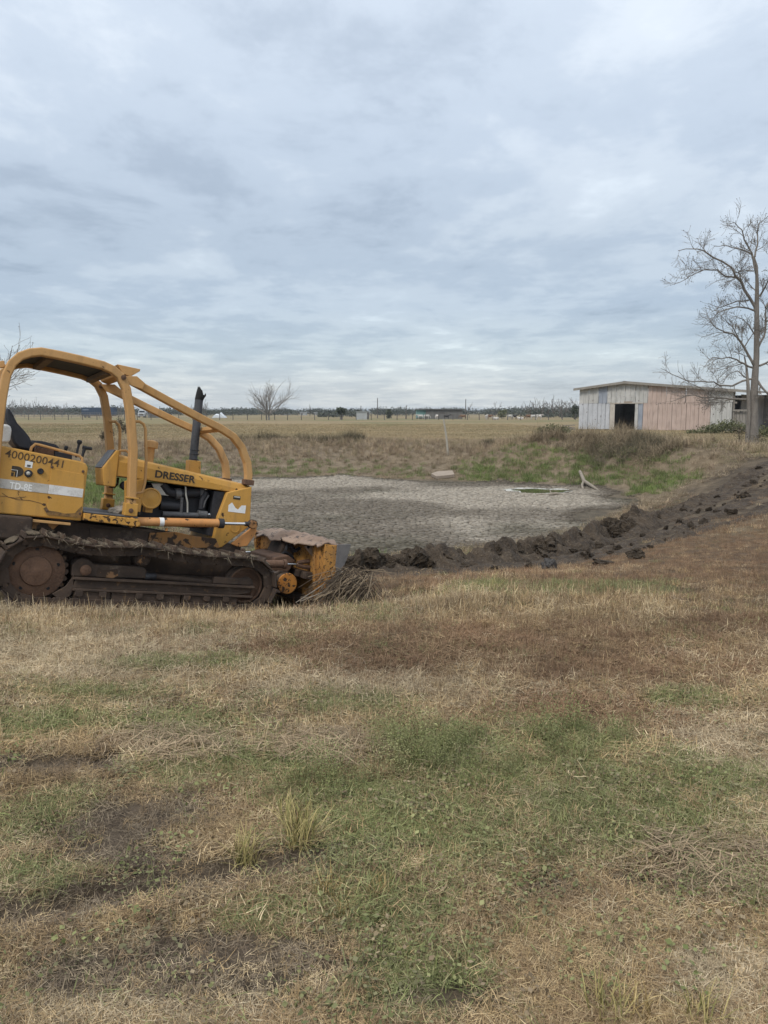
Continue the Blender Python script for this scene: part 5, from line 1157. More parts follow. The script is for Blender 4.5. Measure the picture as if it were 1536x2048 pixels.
        # guide plate by the sprocket
        mb = MB(); g = dls([(148, 1150), (132, 1172), (104, 1188), (122, 1202), (140, 1192), (146, 1180)], -.80); mb.prism(g, *yb(.78, .80)); P(mb, 'guide_plate', M_rust)
        # recoil housing and pivot
        mb = MB(); g = dls([(142, 1152), (143, 1130), (152, 1119), (164, 1115), (176, 1118), (187, 1128), (205, 1129), (285, 1133), (292, 1140), (293, 1157)], -.75); mb.prism(g, *yb(.60, .78)); P(mb, 'recoil_housing', M_rust, .012)
        mb = MB(); c0 = dl(171, 1140, -.78); mb.lathe([(.052, 0), (.052, .02), (.04, .028), (.0, .03)], (c0[0], sd * .7805, c0[1]), (0, sd, 0), 20); P(mb, 'pivot_cap', M_rust2, 0, True)
        mb = MB(); g = dls([(196, 1135), (206, 1140), (235, 1138), (236, 1151), (226, 1156), (192, 1153)], -.78); mb.prism(g, *yb(.7805, .785)); P(mb, 'paint_patch', M_rorg, 0)
        mb = MB(); c0 = dl(305, 1153, -.74); c1 = dl(470, 1168, -.74); mb.tube([(c0[0], sd * .73, c0[1]), (c1[0], sd * .73, c1[1])], .03, 12); P(mb, 'yoke_rod', M_rust, 0, True)
        mb = MB(); c1 = dl(425, 1158, -.76); c2 = dl(500, 1168, -.76); mb.box((c1[0], min(sd * .74, sd * .80), c1[1] - .045), (c2[0], max(sd * .74, sd * .80), c1[1] + .03)); P(mb, 'idler_yoke', M_rust, .012)
        mb = MB(); c0 = dl(300, 1153, -.77); mb.lathe([(.03, -.05), (.036, -.04), (.036, .05), (.03, .06)], (c0[0], sd * .77, c0[1]), (1, 0, .05), 14); P(mb, 'grease_fitting', M_blk, 0, True)
        # carrier roller
        cr = dl(283, 1116, -.75); mb = MB(); mb.lathe([(.07, -.1), (.085, -.09), (.085, .06), (.078, .075), (.06, .08)], (cr[0], sd * .715, cr[1]), (0, sd, 0), 24); c_ = P(mb, 'carrier_roller', M_rust, 0, True)
        mb = MB(); mb.lathe([(.062, 0), (.062, .012), (.05, .02), (.0, .022)], (cr[0], sd * .7955, cr[1]), (0, sd, 0), 24); P(mb, 'cap', M_rorg, 0, True, c_)
        mb = MB(); mb.box((cr[0] - .04, min(sd * .5, sd * .66), .30), (cr[0] + .04, max(sd * .5, sd * .66), cr[1])); P(mb, 'roller_bracket', M_rust)
    # dried grass caught on the tracks
    r = np.random.default_rng(9); Vs = []; Fs = []; bs = []; off = 0
    for k in range(85):
        V, F, b = blades(9, 2000 + k, (.03, .09), .05, (.0018, .0035), 1.0, .7, .8)
        s = TL[-1] * r.uniform(.60, 1.0) if k < 125 else TL[-1] * r.uniform(0, .10)
        c0 = tpos(s); c1 = tpos(s + .05); d = (c1 - c0) / np.hypot(*(c1 - c0)); nn = np.array([-d[1], d[0]]); yy = -.725 + r.uniform(-.21, .2) if r.random() < .72 else -.925
        x = c0[0] + nn[0] * .070 + V[:, 0] * d[0] + V[:, 2] * nn[0]; z = c0[1] + nn[1] * .070 + V[:, 0] * d[1] + V[:, 2] * nn[1]
        hang = (yy + V[:, 1] < -.935); z = z - hang * (-(yy + V[:, 1]) - .935) * 1.2; Vs.append(np.stack([x, yy + V[:, 1] * np.where(hang, .3, 1), z], 1)); Fs.append(F + off); bs.append(b); off += len(V)
    me = fast_mesh('caught_grass', np.concatenate(Vs), np.concatenate(Fs), 4); face_attr(me, 'bv', np.concatenate(bs)); t = MT('caught_straw'); o = place('caught_grass', me, t.fin(t.mix(t.attr('bv'), (.08, .06, .042), (.34, .28, .2)), .9), root); tag(o, kind='stuff')
    # mud packed on the top run
    for k in range(NS):
        c0 = tpos(S[k]); nn_ = tpos(S[k] + .03) - c0; nn_ = np.array([-nn_[1], nn_[0]]) / np.hypot(*nn_)
        if nn_[1] > .45:
            o = place('caked_mud', CAKE[k % 3], M_cake, root); o.location = (c0[0] + nn_[0] * .068, -.735, c0[1] + nn_[1] * .068); o.rotation_euler = (0, -math.atan2(nn_[0], nn_[1]) * -1, 0); o.scale = (pitch * .40, .185, .014 + .010 * RND.random())
    # ---------------- main frame and belly
    mb = MB(); mb.prism([(-.55, .42), (.3, .36), (1.9, .36), (2.15, .5), (2.15, .72), (1.2, .80), (-.55, .845)], -.40, .40); P(mb, 'main_frame', M_rust)
    mb = MB(); g = dls([(300, 1066), (352, 1064), (392, 1073), (432, 1077), (440, 1096), (330, 1096), (296, 1082)], -.43); mb.prism(g, -.43, -.401); P(mb, 'frame_side_plate', M_rorg, .006)
    mb = MB(); g = dls([(180, 1055), (296, 1064), (296, 1092), (180, 1085)], -.43); mb.prism(g, -.425, -.401); P(mb, 'frame_side_plate', M_rust, .006)
    mb = MB(); mb.box((-.35, -.62, .62), (-.05, -.40, .845)); P(mb, 'final_drive_case', M_rust, .02)
    mb = MB(); mb.cyl((0, -.40, .36), (0, -1, 0), .17, 0, .28, 24); P(mb, 'final_drive', M_rust, 0, True)
    mb = MB(); mb.cyl((0, .40, .36), (0, 1, 0), .17, 0, .28, 24); P(mb, 'final_drive', M_rust, 0, True)
    mb = MB(); mb.tube([(1.0, -.62, .28), (1.0, .62, .28)], .07, 12); P(mb, 'cross_shaft', M_rust, 0, True)
    # ---------------- side consoles
    def console(y0, y1):
        mb = MB(); mb.prism([(-.95, 1.515), (-.36, 1.487), (.33, 1.435), (.375, 1.42), (.402, 1.385), (.397, .848), (-.95, .856)], y0, y1); return P(mb, 'side_console', M_yel, .014)
    con = console(-.55, -.27); console(.27, .55)
    mb = MB(); g = dls([(102, 937), (169, 949), (164, 1032), (93, 1026)], -.55); mb.prism(g, -.558, -.551); door = P(mb, 'access_door', M_yel, .003)
    for (a, b) in ((104, 934), (166, 943), (94, 1021), (160, 1027)):
        c0 = dl(a, b, -.555); mb = MB(); mb.lathe([(.014, 0), (.014, .006), (.006, .009)], (c0[0], -.558, c0[1]), (0, -1, 0), 10); P(mb, 'bolt', M_rust2, 0, True, door)
    s0, s1 = dl(0, 957, -.55), dl(98, 969, -.55); e0, e1 = dl(0, 976, -.55), dl(95, 987, -.55)
    mb = MB(); mb.prism([(-.94, 1.19), s1, e1, (-.94, 1.10)], -.5535, -.551); P(mb, 'white_stripe', simple('greyed_stripe', (.30, .28, .245), (.46, .44, .40), 14, .7, .42, .58), 0, False, con)
    mb = MB(); mb.prism(dls([(98.5, 969), (167, 978), (164.5, 995), (95.5, 987)], -.558), -.5605, -.5585); P(mb, 'white_stripe', M_stripe, 0, False, door)
    text_part('TD-8E', dl(18, 977.5, -.555), dl(63, 983.5, -.555), .068, -.5537, M_wht, con, 'model_lettering', .02)
    text_part('4000200441', dl(9, 913.5, -.55), dl(125, 936, -.55), .074, -.5512, M_brn, con, 'serial_lettering', .004)
    # emblem: a D with a bent bar
    c0 = dl(20.5, 952, -.55); d0 = dl(22.5, 931, -.55); hgt = d0[1] - c0[1]; X0 = c0[0] + .005; Z0 = c0[1]; wdt = .105
    pol = [(X0, Z0), (X0 + wdt * .45, Z0)] + [(X0 + wdt * .45 + wdt * .55 * math.sin(a), Z0 + hgt / 2 - hgt / 2 * math.cos(a)) for a in np.linspace(.15, math.pi - .15, 12)] + [(X0 + wdt * .45, Z0 + hgt), (X0, Z0 + hgt)]
    mb = MB(); mb.prism(pol, -.5525, -.551); em = P(mb, 'emblem', M_ink, 0, False, con)
    mb = MB(); mb.tube([(X0 - .002, -.5535, Z0 + hgt * .62), (X0 + wdt * .48, -.5535, Z0 + hgt * .62), (X0 + wdt * .48, -.5535, Z0 - .002)], 1, rect=(.0024, .0024), upref=(0, 1, 0)); P(mb, 'emblem_line', M_wht, 0, False, con)
    mb = MB(); mb.tube([(X0 - .002, -.5535, Z0 + hgt * .40), (X0 + wdt * .25, -.5535, Z0 + hgt * .40), (X0 + wdt * .25, -.5535, Z0 - .002)], 1, rect=(.0025, .003), upref=(0, 1, 0)); P(mb, 'emblem_line', M_yel, 0, False, con)
    for (a, b, rr, ins) in ((57, 947, .036, 1), (81, 942.5, .029, 0)):
        c0 = dl(a, b, -.56); mb = MB(); mb.lathe([(rr, 0), (rr, .012), (rr * .8, .02), (rr * .6, .018), (0, .017)], (c0[0], -.5512, c0[1]), (0, -1, 0), 24); k_ = P(mb, 'gauge' if ins else 'knob', M_blk, 0, True, con)
        if ins: mb = MB(); mb.lathe([(rr * .5, 0), (rr * .3, .006), (0, .007)], (c0[0] - .003, -.569, c0[1] + .002), (0, -1, 0), 16); P(mb, 'gauge_glass', M_lt, 0, True, con)
    mb = MB(); mb.prism(dls([(51, 921), (66, 924), (64, 936.5), (49.5, 934)], -.55), -.5522, -.551); P(mb, 'sticker', M_wht, 0, False, con)
    mb = MB(); mb.tube([(*dl(54, 931, -.55)[:1], -.553, dl(54, 931, -.55)[1]), (*dl(61, 932, -.55)[:1], -.553, dl(61, 932, -.55)[1])], 1, rect=(.010, .002), upref=(0, 1, 0)); P(mb, 'sticker_print', M_gry, 0, False, con)
    for pl in ([(0, 992), (12, 993), (35, 999), (60, 1001), (80, 1006), (93, 1012)], [(4, 986), (16, 994), (30, 996), (50, 994)]):
        g = [(*dl(x, y, -.551)[:1], -.5515, dl(x, y, -.551)[1]) for x, y in pl]; mb = MB(); mb.tube(g, .0022, 5); P(mb, 'scratch', M_rust2, 0, False, con)
    gs = dls([(87, 1017), (93, 1013), (97, 1021), (112, 1023), (130, 1027), (150, 1026), (157, 1018), (164, 1012), (162, 1036), (140, 1034), (112, 1031), (95, 1030)], -.558); mb = MB(); mb.prism(gs, -.5592, -.5582); P(mb, 'grease_stain', simple('black_grease', (.06, .042, .025), (.24, .135, .045), 14, .7, .4, .6), 0, False, door)
    mb = MB(); a = dl(0, 1033, -.56); b = dl(140, 1048, -.56); mb.prism([(-.95, a[1] + .012), (b[0], b[1] + .012), (b[0], b[1] - .012), (-.95, a[1] - .012)], -.60, -.551); P(mb, 'trim_rail', M_yel2, .003)
    mb = MB(); mb.prism([(-.95, .80), (.2, .80), (.15, .74), (-.95, .70)], -.54, -.38); P(mb, 'fender_skirt', M_rorg, .006)
    # ---------------- floor
    mb = MB(); mb.prism([(.404, .862), (.93, .842), (.96, .868), (.93, .925), (.404, .932)], -.62, .62); P(mb, 'floor_step', M_tread, .008)
    mb = MB(); mb.prism([(.404, .936), (.93, .929), (.93, .945), (.404, .952)], -.60, .60); P(mb, 'floor_mat', M_gry, .004)
    # ---------------- seat and controls
    mb = MB(); g = dls([(9, 816), (20, 817), (27, 830), (35, 846), (50, 862), (60, 875), (66, 890), (66, 903), (36, 897), (26, 885), (19, 862), (12, 838)], -.22); mb.prism(g, -.22, .24); P(mb, 'seat_back', M_vinyl, .03, True)
    mb = MB(); g = dls([(60, 880), (85, 882), (112, 889), (121, 896), (120, 905), (64, 903)], -.22); mb.prism(g, -.22, .24); P(mb, 'seat_cushion', M_vinyl, .022, True)
    mb = MB(); mb.prism([(-.25, 1.0), (.22, 1.0), (.22, 1.47), (-.25, 1.47)], -.2, .22); P(mb, 'seat_base', M_blk, .01)
    mb = MB(); g = dls([(-24, 846), (14, 849), (21.5, 853), (22.5, 862), (20, 880), (16, 886), (-24, 886)], -.42); mb.prism(g, -.46, -.30); P(mb, 'white_canister', M_wht, .02, True)
    mb = MB(); g = [(*dl(x, y, -.45)[:1], -.45, dl(x, y, -.45)[1]) for x, y in ((61, 902), (63, 895), (71, 888), (80, 890), (158, 911), (164, 916), (165, 928))]; mb.tube(g, .0135, 8); P(mb, 'armrest_rail', M_yel2, 0, True)
    mb = MB(); mb.prism(dls([(72, 893), (108, 901), (107, 914), (70, 906)], -.38), -.40, -.29); P(mb, 'battery_lid', M_rust2, .006)
    mb = MB(); mb.prism(dls([(110, 903), (144, 909), (143, 922), (108, 914)], -.38), -.40, -.29); P(mb, 'control_box', M_vinyl, .006)
    for pts, kn in (([(152, 915), (155, 900), (158, 888)], (159, 884, .024)), ([(131, 905), (132, 898)], (132, 896, .018))):
        mb = MB(); mb.tube([(*dl(x, y, -.3)[:1], -.3, dl(x, y, -.3)[1]) for x, y in pts], .012, 8); lv = P(mb, 'lever', M_blk, 0, True)
        c0 = dl(kn[0], kn[1], -.3); mb = MB(); mb.lathe([(kn[2] * .4, -.03), (kn[2], -.012), (kn[2] * 1.1, .008), (kn[2] * .7, .02), (0, .022)], (c0[0], -.3, c0[1]), (0.1, 0, 1), 14); P(mb, 'knob', M_blk, 0, True, lv)
    mb = MB(); mb.tube([(*dl(x, y, -.35)[:1], -.35, dl(x, y, -.35)[1]) for x, y in ((162, 920), (166, 908), (169, 897))], [.012, .014, .018], 8); lv = P(mb, 'lever', M_blk, 0, True)
    mb = MB(); mb.tube([(*dl(x, y, -.35)[:1], -.35, dl(x, y, -.35)[1]) for x, y in ((165, 894), (172, 896), (184, 897.5))], [.018, .02, .014], 8); P(mb, 'grip', M_blk, 0, True, lv)
    # ---------------- roll cage
    cage = dls([(-18, 1020), (-10, 925), (-3, 850), (4, 795), (12, 752), (24, 727), (40, 713), (60, 706), (82, 704), (120, 711), (165, 721), (205, 731), (225, 740), (240, 753), (252, 778), (260, 825), (266, 900), (262, 1012)], -.55)
    for yy in (-.55, .52):
        mb = MB(); mb.tube([(x, yy, z) for x, z in cage], 1, rect=(.040, .052), upref=(0, 1, 0)); fr = P(mb, 'roll_cage_frame', M_yel2, .012)
        c0 = cage[-1]; mb = MB(); mb.box((c0[0] - .07, yy - .06, c0[1] - .10), (c0[0] + .06, yy + .06, c0[1] + .03)); P(mb, 'foot', M_yel, .008, False, fr)
        mb = MB(); mb.lathe([(.024, 0), (.024, .012), (.012, .016)], (c0[0] - .01, yy - .0605, c0[1] - .045), (0, -1, 0), 8); P(mb, 'bolt', M_rust2, 0, False, fr)
        mb = MB(); mb.box((c0[0] - .06, yy - .065, c0[1] + .075), (c0[0] + .055, yy + .065, c0[1] + .09)); P(mb, 'collar', M_yel, .003, False, fr)
        c1 = dl(247, 755, -.60); mb = MB(); mb.lathe([(.026, 0), (.026, .014), (.01, .018)], (c1[0] - .0, yy - .053, c1[1]), (0, -1, 0), 8); P(mb, 'bolt', M_rust2, 0, False, fr)
    # roof plate with visor
    rp = cage[6:13]; mb = MB(); n = len(rp); V = [(x, -.498, z + .018) for x, z in rp] + [(x, .468, z + .018) for x, z in rp] + [(x, -.498, z - .0) for x, z in rp] + [(x, .468, z - .0) for x, z in rp]
    F = [(i, i + 1, n + i + 1, n + i) for i in range(n - 1)] + [(2 * n + i + 1, 2 * n + i, 3 * n + i, 3 * n + i + 1) for i in range(n - 1)] + [(0, n, 3 * n, 2 * n), (n - 1, 3 * n - 1, 4 * n - 1, 2 * n - 1)] + [(i + 1, i, 2 * n + i, 2 * n + i + 1) for i in range(n - 1)] + [(n + i, n + i + 1, 3 * n + i + 1, 3 * n + i) for i in range(n - 1)]
    mb.add(V, F); P(mb, 'roof_plate', M_under, 0)
    v0, v1, v2, v3 = dl(236, 728, -.55), dl(282, 738, -.55), dl(281, 742, -.55), dl(262, 753, -.55); mb = MB(); mb.prism([v0, v1, v2, v3, (v3[0] - .08, v3[1] + .02)], -.53, .50); P(mb, 'visor', M_yel2, .004)
    for x in (-.05, .50): mb = MB(); z = np.interp(x, [p[0] for p in rp], [p[1] for p in rp]); mb.box((x - .035, -.497, z - .055), (x + .035, .467, z - .003)); P(mb, 'roof_beam', M_under2, .005)
    mb = MB(); a = dl(9, 728, -.5); mb.tube([(a[0], -.5, a[1]), (a[0] - .25, -.5, a[1] - .10), (a[0] - .5, -.5, a[1] - .28)], 1, rect=(.03, .035), upref=(0, 1, 0)); P(mb, 'rear_guard_bar', M_yel2, .005)
    # ---------------- brush guards from cage to radiator
    bp = [(264, 763, -.52), (285, 774, -.515), (340, 804, -.49), (400, 836, -.455), (440, 856, -.43), (466, 873, -.41), (483, 895, -.39), (494, 925, -.375), (496.5, 948, -.37), (496, 962, -.37)]
    sw = []
    for a, b, yy in bp: q = dl(a, b, yy); sw.append((q[0], yy, q[1]))
    for s in (1, -1):
        mb = MB(); mb.tube([(x, y * s if s > 0 else -y * .93, z) for x, y, z in sw], 1, rect=(.038, .045), upref=(0, 1, 0)); g_ = P(mb, 'brush_guard', M_yel2, .01)
        x, y, z = sw[-1]; y = y if s > 0 else -y * .93; mb = MB(); mb.box((x - .055, y - .055, z - .045), (x + .055, y + .055, z + .015)); P(mb, 'foot', M_rust2, .006, False, g_)
        x, y, z = sw[0]; y = y if s > 0 else -y * .93; mb = MB(); mb.prism([(x - .12, z + .03), (x + .03, z + .055), (x + .12, z + .0), (x + .10, z - .065), (x - .06, z - .04)], y - .056, y - .046); P(mb, 'gusset', M_yel2, .003, False, g_)
    x, y, z = sw[4]; mb = MB(); mb.box((x - .07, y + .046, z - .03), (x + .07, -y * .93 - .046, z + .012)); P(mb, 'guard_crossbar', M_yel2, .005)
    # ---------------- hood, cowl, radiator guard
    ht = dl(288, 921, -.33); hf = dl(497, 970, -.33); zr0 = ht[1] + (ht[1] - hf[1]) / (hf[0] - ht[0]) * (ht[0] - .70)
    def ring(x, zt, zb, w_): return [(x, -w_, zb), (x, -w_, zt - .075), (x, -w_ + .025, zt - .02), (x, -w_ + .08, zt), (x, w_ - .08, zt), (x, w_ - .025, zt - .02), (x, w_, zt - .075), (x, w_, zb)]
    A = ring(.72, zr0, 1.335, .38) + ring(hf[0] + .02, hf[1], 1.305, .38); mb = MB(); mb.add(A, [tuple(range(8)), tuple(range(15, 7, -1))] + [(i, i + 8, (i + 1) % 8 + 8, (i + 1) % 8) for i in range(8)]); hood = P(mb, 'hood', M_yel, .008)
    text_part('DRESSER', dl(309.5, 955, -.38), dl(390, 967, -.38), .082, -.381, M_ink, hood, 'hood_lettering', .035)
    for a, b in ((297, 960), (376, 968), (443, 980)): 
        c0 = dl(a, b - 3, -.385); mb = MB(); mb.lathe([(.012, 0), (.010, .006), (0, .007)], (c0[0], -.3805, c0[1]), (0, -1, 0), 10); P(mb, 'bolt', M_yel, 0, True, hood)
    c0 = dl(473, 979, -.38); mb = MB(); mb.cyl((c0[0], -.3805, c0[1]), (0, -1, 0), .013, 0, .003, 12); P(mb, 'hole_shade', M_soot_hole, 0, False, hood)  # raised black disc, the hole's inner shade given as colour
    mb = MB(); mb.prism([(.60, 1.22), (.72, 1.22), (.72, 1.60), (.69, 1.60), (.57, 1.40)], -.39, .0); P(mb, 'cowl', M_yel, .01)
    mb = MB(); mb.prism([(.562, 1.405), (.575, 1.40), (.69, 1.60), (.677, 1.605)], -.35, -.02); P(mb, 'instrument_panel', M_gry, .003)
    mb = MB(); mb.prism([(1.02, .95), (1.05, .95), (1.05, 1.32), (1.02, 1.32)], -.30, .33); P(mb, 'firewall', M_blk, .004)
    mb = MB(); g = dls([(250, 962), (291, 958), (281, 1024), (262, 1024), (250, 1010)], -.44); mb.prism(g, -.44, -.40); P(mb, 'side_strut', M_yel, .006)
    gp = dls([(455, 985), (504, 973), (500.5, 1042), (497, 1054), (443, 1095), (424, 1095), (436, 1034)], -.42); mb = MB(); mb.prism(gp, -.42, .42); rg = P(mb, 'radiator_guard', M_yel, .010)
    fx = gp[0][0] - .03; mb = MB(); mb.prism([(1.78, .80), (1.845, .80), (1.87, .95), (1.90, 1.30), (1.78, 1.30)], -.36, .36); P(mb, 'fan_shroud', M_blk, .006)
    mb = MB(); mb.prism(dls([(457, 1010), (464, 1005), (471, 1016), (476, 1019), (483, 1011), (492, 1011), (490, 1027), (456, 1023)], -.42), -.4222, -.4205); P(mb, 'torn_decal', M_wht, 0, False, rg)
    mb = MB(); mb.prism(dls([(467, 991), (481, 993), (480, 1000), (466, 998)], -.42), -.423, -.4205); em = P(mb, 'badge', M_ink, 0, False, rg)
    mb = MB(); mb.prism(dls([(468, 992), (480, 993.5), (480, 996), (468, 994.5)], -.42), -.4245, -.4232); P(mb, 'badge_print', M_lt, 0, False, rg)
    c0 = dl(470, 1055, -.42); mb = MB(); mb.lathe([(.062, 0), (.062, .006), (.05, .008), (.048, .004), (0, .004)], (c0[0], -.4205, c0[1]), (0, -1, 0), 26); P(mb, 'port_cover', M_yel, 0, True, rg)
    mb = MB(); mb.prism(dls([(508, 1052), (514, 1048), (512, 1066), (494, 1092), (476, 1094), (462, 1088)], -.46), -.47, -.43); P(mb, 'lift_link', M_org, .008)
    # ---------------- engine
    mb = MB(); mb.prism([(1.0, .86), (1.76, .86), (1.76, 1.2), (1.55, 1.28), (1.0, 1.28)], -.22, .25); P(mb, 'engine_block', M_blk, .015)
    mb = MB(); mb.prism([(1.05, .86), (1.9, .86), (1.9, 1.32), (1.05, 1.32)], .33, .36); P(mb, 'added_bay_blackout', M_blk)  # black panel added behind the engine so the bay stays dark
    def tubep(pts, rr, y, nm, mt, sides=10):
        mb = MB(); g = []
        for p in pts: q = dl(p[0], p[1], y if len(p) < 3 else p[2]); g.append((q[0], y if len(p) < 3 else p[2], q[1]))
        mb.tube(g, rr, sides); return P(mb, nm, mt, 0, True)
    tubep([(325, 968), (335, 983), (350, 988), (368, 987)], .05, -.27, 'intake_hose', M_blk); tubep([(350, 988), (361, 987)], .062, -.27, 'hose_clamp', M_gry); tubep([(368, 987), (398, 985), (412, 990)], .055, -.25, 'exhaust_manifold', M_blk); tubep([(398, 985), (405, 985)], .06, -.25, 'flange', M_gry)
    tubep([(371, 973), (372, 990), (375, 1005), (375, 1025)], .009, -.33, 'pale_hose', M_lt, 6); tubep([(364, 995), (362, 1028)], .016, -.31, 'dark_hose', M_gry, 6); tubep([(320, 1010), (360, 1013)], .05, -.26, 'starter_motor', M_blk); tubep([(325, 1028), (430, 1032)], .03, -.3, 'fuel_line', M_gry)
    tubep([(412, 985), (404, 1000), (402, 1018)], .03, -.30, 'coolant_hose', M_blk); tubep([(418, 990), (410, 1003), (407, 1015)], .010, -.32, 'pale_hose', M_gry, 6); tubep([(395, 1028), (413, 1030)], .045, -.30, 'alternator', M_gry)
    mb = MB(); c0 = dl(435, 1010, -.3); mb.lathe([(.20, 0), (.20, .02), (.06, .03), (0, .03)], (1.74, 0, 1.05), (1, 0, 0), 24); P(mb, 'fan', M_blk, 0, True)
    mb = MB(); c0 = dl(418, 1029, -.36); mb.lathe([(.012, 0), (.012, .008), (0, .012)], (c0[0], -.36, c0[1]), (0, -1, 0), 10); P(mb, 'bolt', M_chr, 0, True)
    mb = MB(); g = dls([(303, 967), (325, 967), (333, 985), (345, 992), (322, 990), (308, 976)], -.3); mb.prism(g, -.30, -.29); P(mb, 'heat_shield', M_lt, .002)
    # air cleaner drum
    c0 = dl(303, 997, -.46); mb = MB(); mb.lathe([(.085, -.22), (.095, -.20), (.095, -.03), (.110, -.028), (.110, .0), (.098, .004), (.090, -.004), (.05, -.003), (.03, .004), (0, .006)], (c0[0], -.44, c0[1]), (0, -1, 0), 36); P(mb, 'air_cleaner', M_yel, 0, True)
    mb = MB(); c1 = dl(300, 1018, -.4); mb.box((c1[0] - .05, -.40, c1[1] - .04), (c1[0] + .03, -.3, c1[1] + .03)); P(mb, 'air_cleaner_bracket', M_yel, .006)
    # exhaust stack
    mb = MB(); b0 = dl(386, 948, 0); b1 = dl(386, 921, 0); mb.prism([(b0[0] - .065, b0[1] - .05), (b0[0] + .075, b0[1] - .06), (b1[0] + .07, b1[1]), (b1[0] - .062, b1[1])], -.07, .07); P(mb, 'stack_box', M_yel, .008)
    e0 = dl(386, 924, 0); e1 = dl(398, 800, 0); mb = MB(); mb.tube([(e0[0], 0, e0[1]), (e1[0], 0, e1[1])], .046, 18, cap=False); st = P(mb, 'exhaust_stack', M_stk, 0, True)
    for yy_ in (900, 908, 918): q = dl(387.5 + (918 - yy_) * .09, yy_, 0); mb = MB(); mb.lathe([(.047, -.008), (.054, -.005), (.054, .005), (.047, .008)], (q[0], 0, q[1]), (0, 0, 1), 18); P(mb, 'clamp', M_stk, 0, True, st)
    mb = MB(); n = 20; V = []; q = np.array(e1)
    for j in range(5):
        for k in range(n):
            a = 2 * math.pi * k / n; c_, s_ = math.cos(a), math.sin(a); top = .085 + .055 * max(0, -c_) - .02 * c_ + .018 * math.sin(3 * a + 1) + .012 * math.sin(7 * a); t_ = j / 4
            rr = .047 + .002 * t_ + (.012 * t_ ** 2 if c_ > .5 else -.012 * t_ ** 2 if c_ < -.3 else 0); V.append((q[0] + rr * c_ + .012 * t_, rr * s_, q[1] + top * t_))
    mb.add(V, [(j * n + k, j * n + (k + 1) % n, (j + 1) * n + (k + 1) % n, (j + 1) * n + k) for j in range(4) for k in range(n)]); P(mb, 'torn_tip', M_soot_hole, 0, True, st)
    # air pre-cleaner
    c0 = dl(301, 900, .05); mb = MB(); mb.lathe([(.045, -.16), (.045, .02), (.05, .03)], (c0[0], .05, c0[1]), (0, 0, 1), 18); pc = P(mb, 'pre_cleaner', M_yel2, 0, True)
    mb = MB(); mb.lathe([(.05, .0), (.074, .005), (.076, .06), (.066, .078), (.03, .09), (0, .092)], (c0[0], .05, c0[1] + .02), (0, 0, 1), 20); P(mb, 'cap', M_yel2, 0, True, pc)
    # hand rails
    tubep([(270, 843), (279, 843), (287, 848), (291, 858), (292.5, 920), (290, 965), (285, 984), (272, 987)], .0155, -.52, 'hand_rail', M_yel2, 8); tubep([(218, 843), (230, 843), (237.5, 849), (240, 860), (239, 912)], .0165, .42, 'hand_rail', M_yel2, 8)
    tubep([(239, 901), (252, 901), (258, 906), (259, 915)], .012, -.2, 'grab_handle', M_yel2, 8); tubep([(218, 973), (229, 974), (235, 968), (236, 955)], .013, .2, 'pedal_bar', M_rust2, 8)
    mb = MB(); c0 = dl(247, 971, -.3); mb.lathe([(.04, 0), (.045, .02), (.03, .05)], (c0[0], -.3, c0[1]), (0, -1, 0), 14); P(mb, 'pedal', M_blk, 0, True)
    # ---------------- lift cylinder
    yy = -.53; a0 = dl(268, 1043, yy); a1 = dl(437, 1046.5, yy); a2 = dl(447, 1047, yy); a3 = dl(493, 1048, yy); a4 = dl(505, 1048.5, yy)
    for s in (-1, 1):
        Y_ = s * .53; mb = MB(); mb.tube([(a0[0], Y_, a0[1]), (a1[0], Y_, a1[1])], .046, 20); lc = P(mb, 'lift_cylinder', M_org, .006, True)
        mb = MB(); mb.tube([(a1[0], Y_, a1[1]), (a2[0], Y_, a2[1])], .054, 18); P(mb, 'gland', M_blk, .004, True, lc)
        mb = MB(); mb.tube([(a2[0], Y_, a2[1]), (a3[0], Y_, a3[1])], .018, 14); P(mb, 'rod', M_chr, 0, True, lc)
        mb = MB(); mb.tube([(a3[0] - .02, Y_, a3[1]), (a4[0], Y_, a4[1])], .026, 12); P(mb, 'rod_end', M_blk, 0, True, lc)
        mb = MB(); mb.lathe([(.048, -.04), (.052, -.03), (.052, .03), (.046, .04), (.022, .041), (.02, .034), (0, .034)], (a4[0], Y_, a4[1]), (0, s, 0), 20); P(mb, 'rod_eye', M_rorg, 0, True, lc)
        b1 = dl(318, 1044, yy); b2 = dl(327, 1044.2, yy); mb = MB(); mb.tube([(b1[0], Y_, b1[1]), (b2[0], Y_, b2[1])], .048, 20); P(mb, 'band', M_wht, 0, True, lc)
    tubep([(333, 1056), (333, 1062)], .015, -.53, 'port', M_org, 8)
    mb = MB(); mb.prism(dls([(258, 1030), (276, 1036), (282, 1053), (262, 1056)], -.6), -.60, -.48); P(mb, 'cylinder_mount', M_tread, .01)
    # ---------------- C frame and blade
    for s in (-1, 1):
        mb = MB(); mb.tube([(.95, s * .50, .28), (2.0, s * .50, .27), (2.45, s * .50, .30), (2.62, s * .42, .34)], 1, rect=(.05, .09), upref=(0, 0, 1)); P(mb, 'push_arm', M_rust, .008)
    cb_ = dl(574, 1167, -.66); mb = MB(); mb.lathe([(.105, 0), (.122, .012), (.125, .03), (.125, 1.30), (.122, 1.318), (.105, 1.33)], (cb_[0], -.665, cb_[1]), (0, 1, 0), 28); cf = P(mb, 'cross_tube', M_rust, 0, True)
    mb = MB(); mb.lathe([(.120, 0), (.112, .012), (0, .014)], (cb_[0], -.666, cb_[1]), (0, -1, 0), 28); P(mb, 'end_cap', M_ball, 0, True, cf)
    mb = MB(); mb.prism([(2.5, .46), (2.75, .46), (2.82, .60), (2.72, .66), (2.55, .62)], -.45, .3); P(mb, 'pivot_housing', M_rust2, .015)
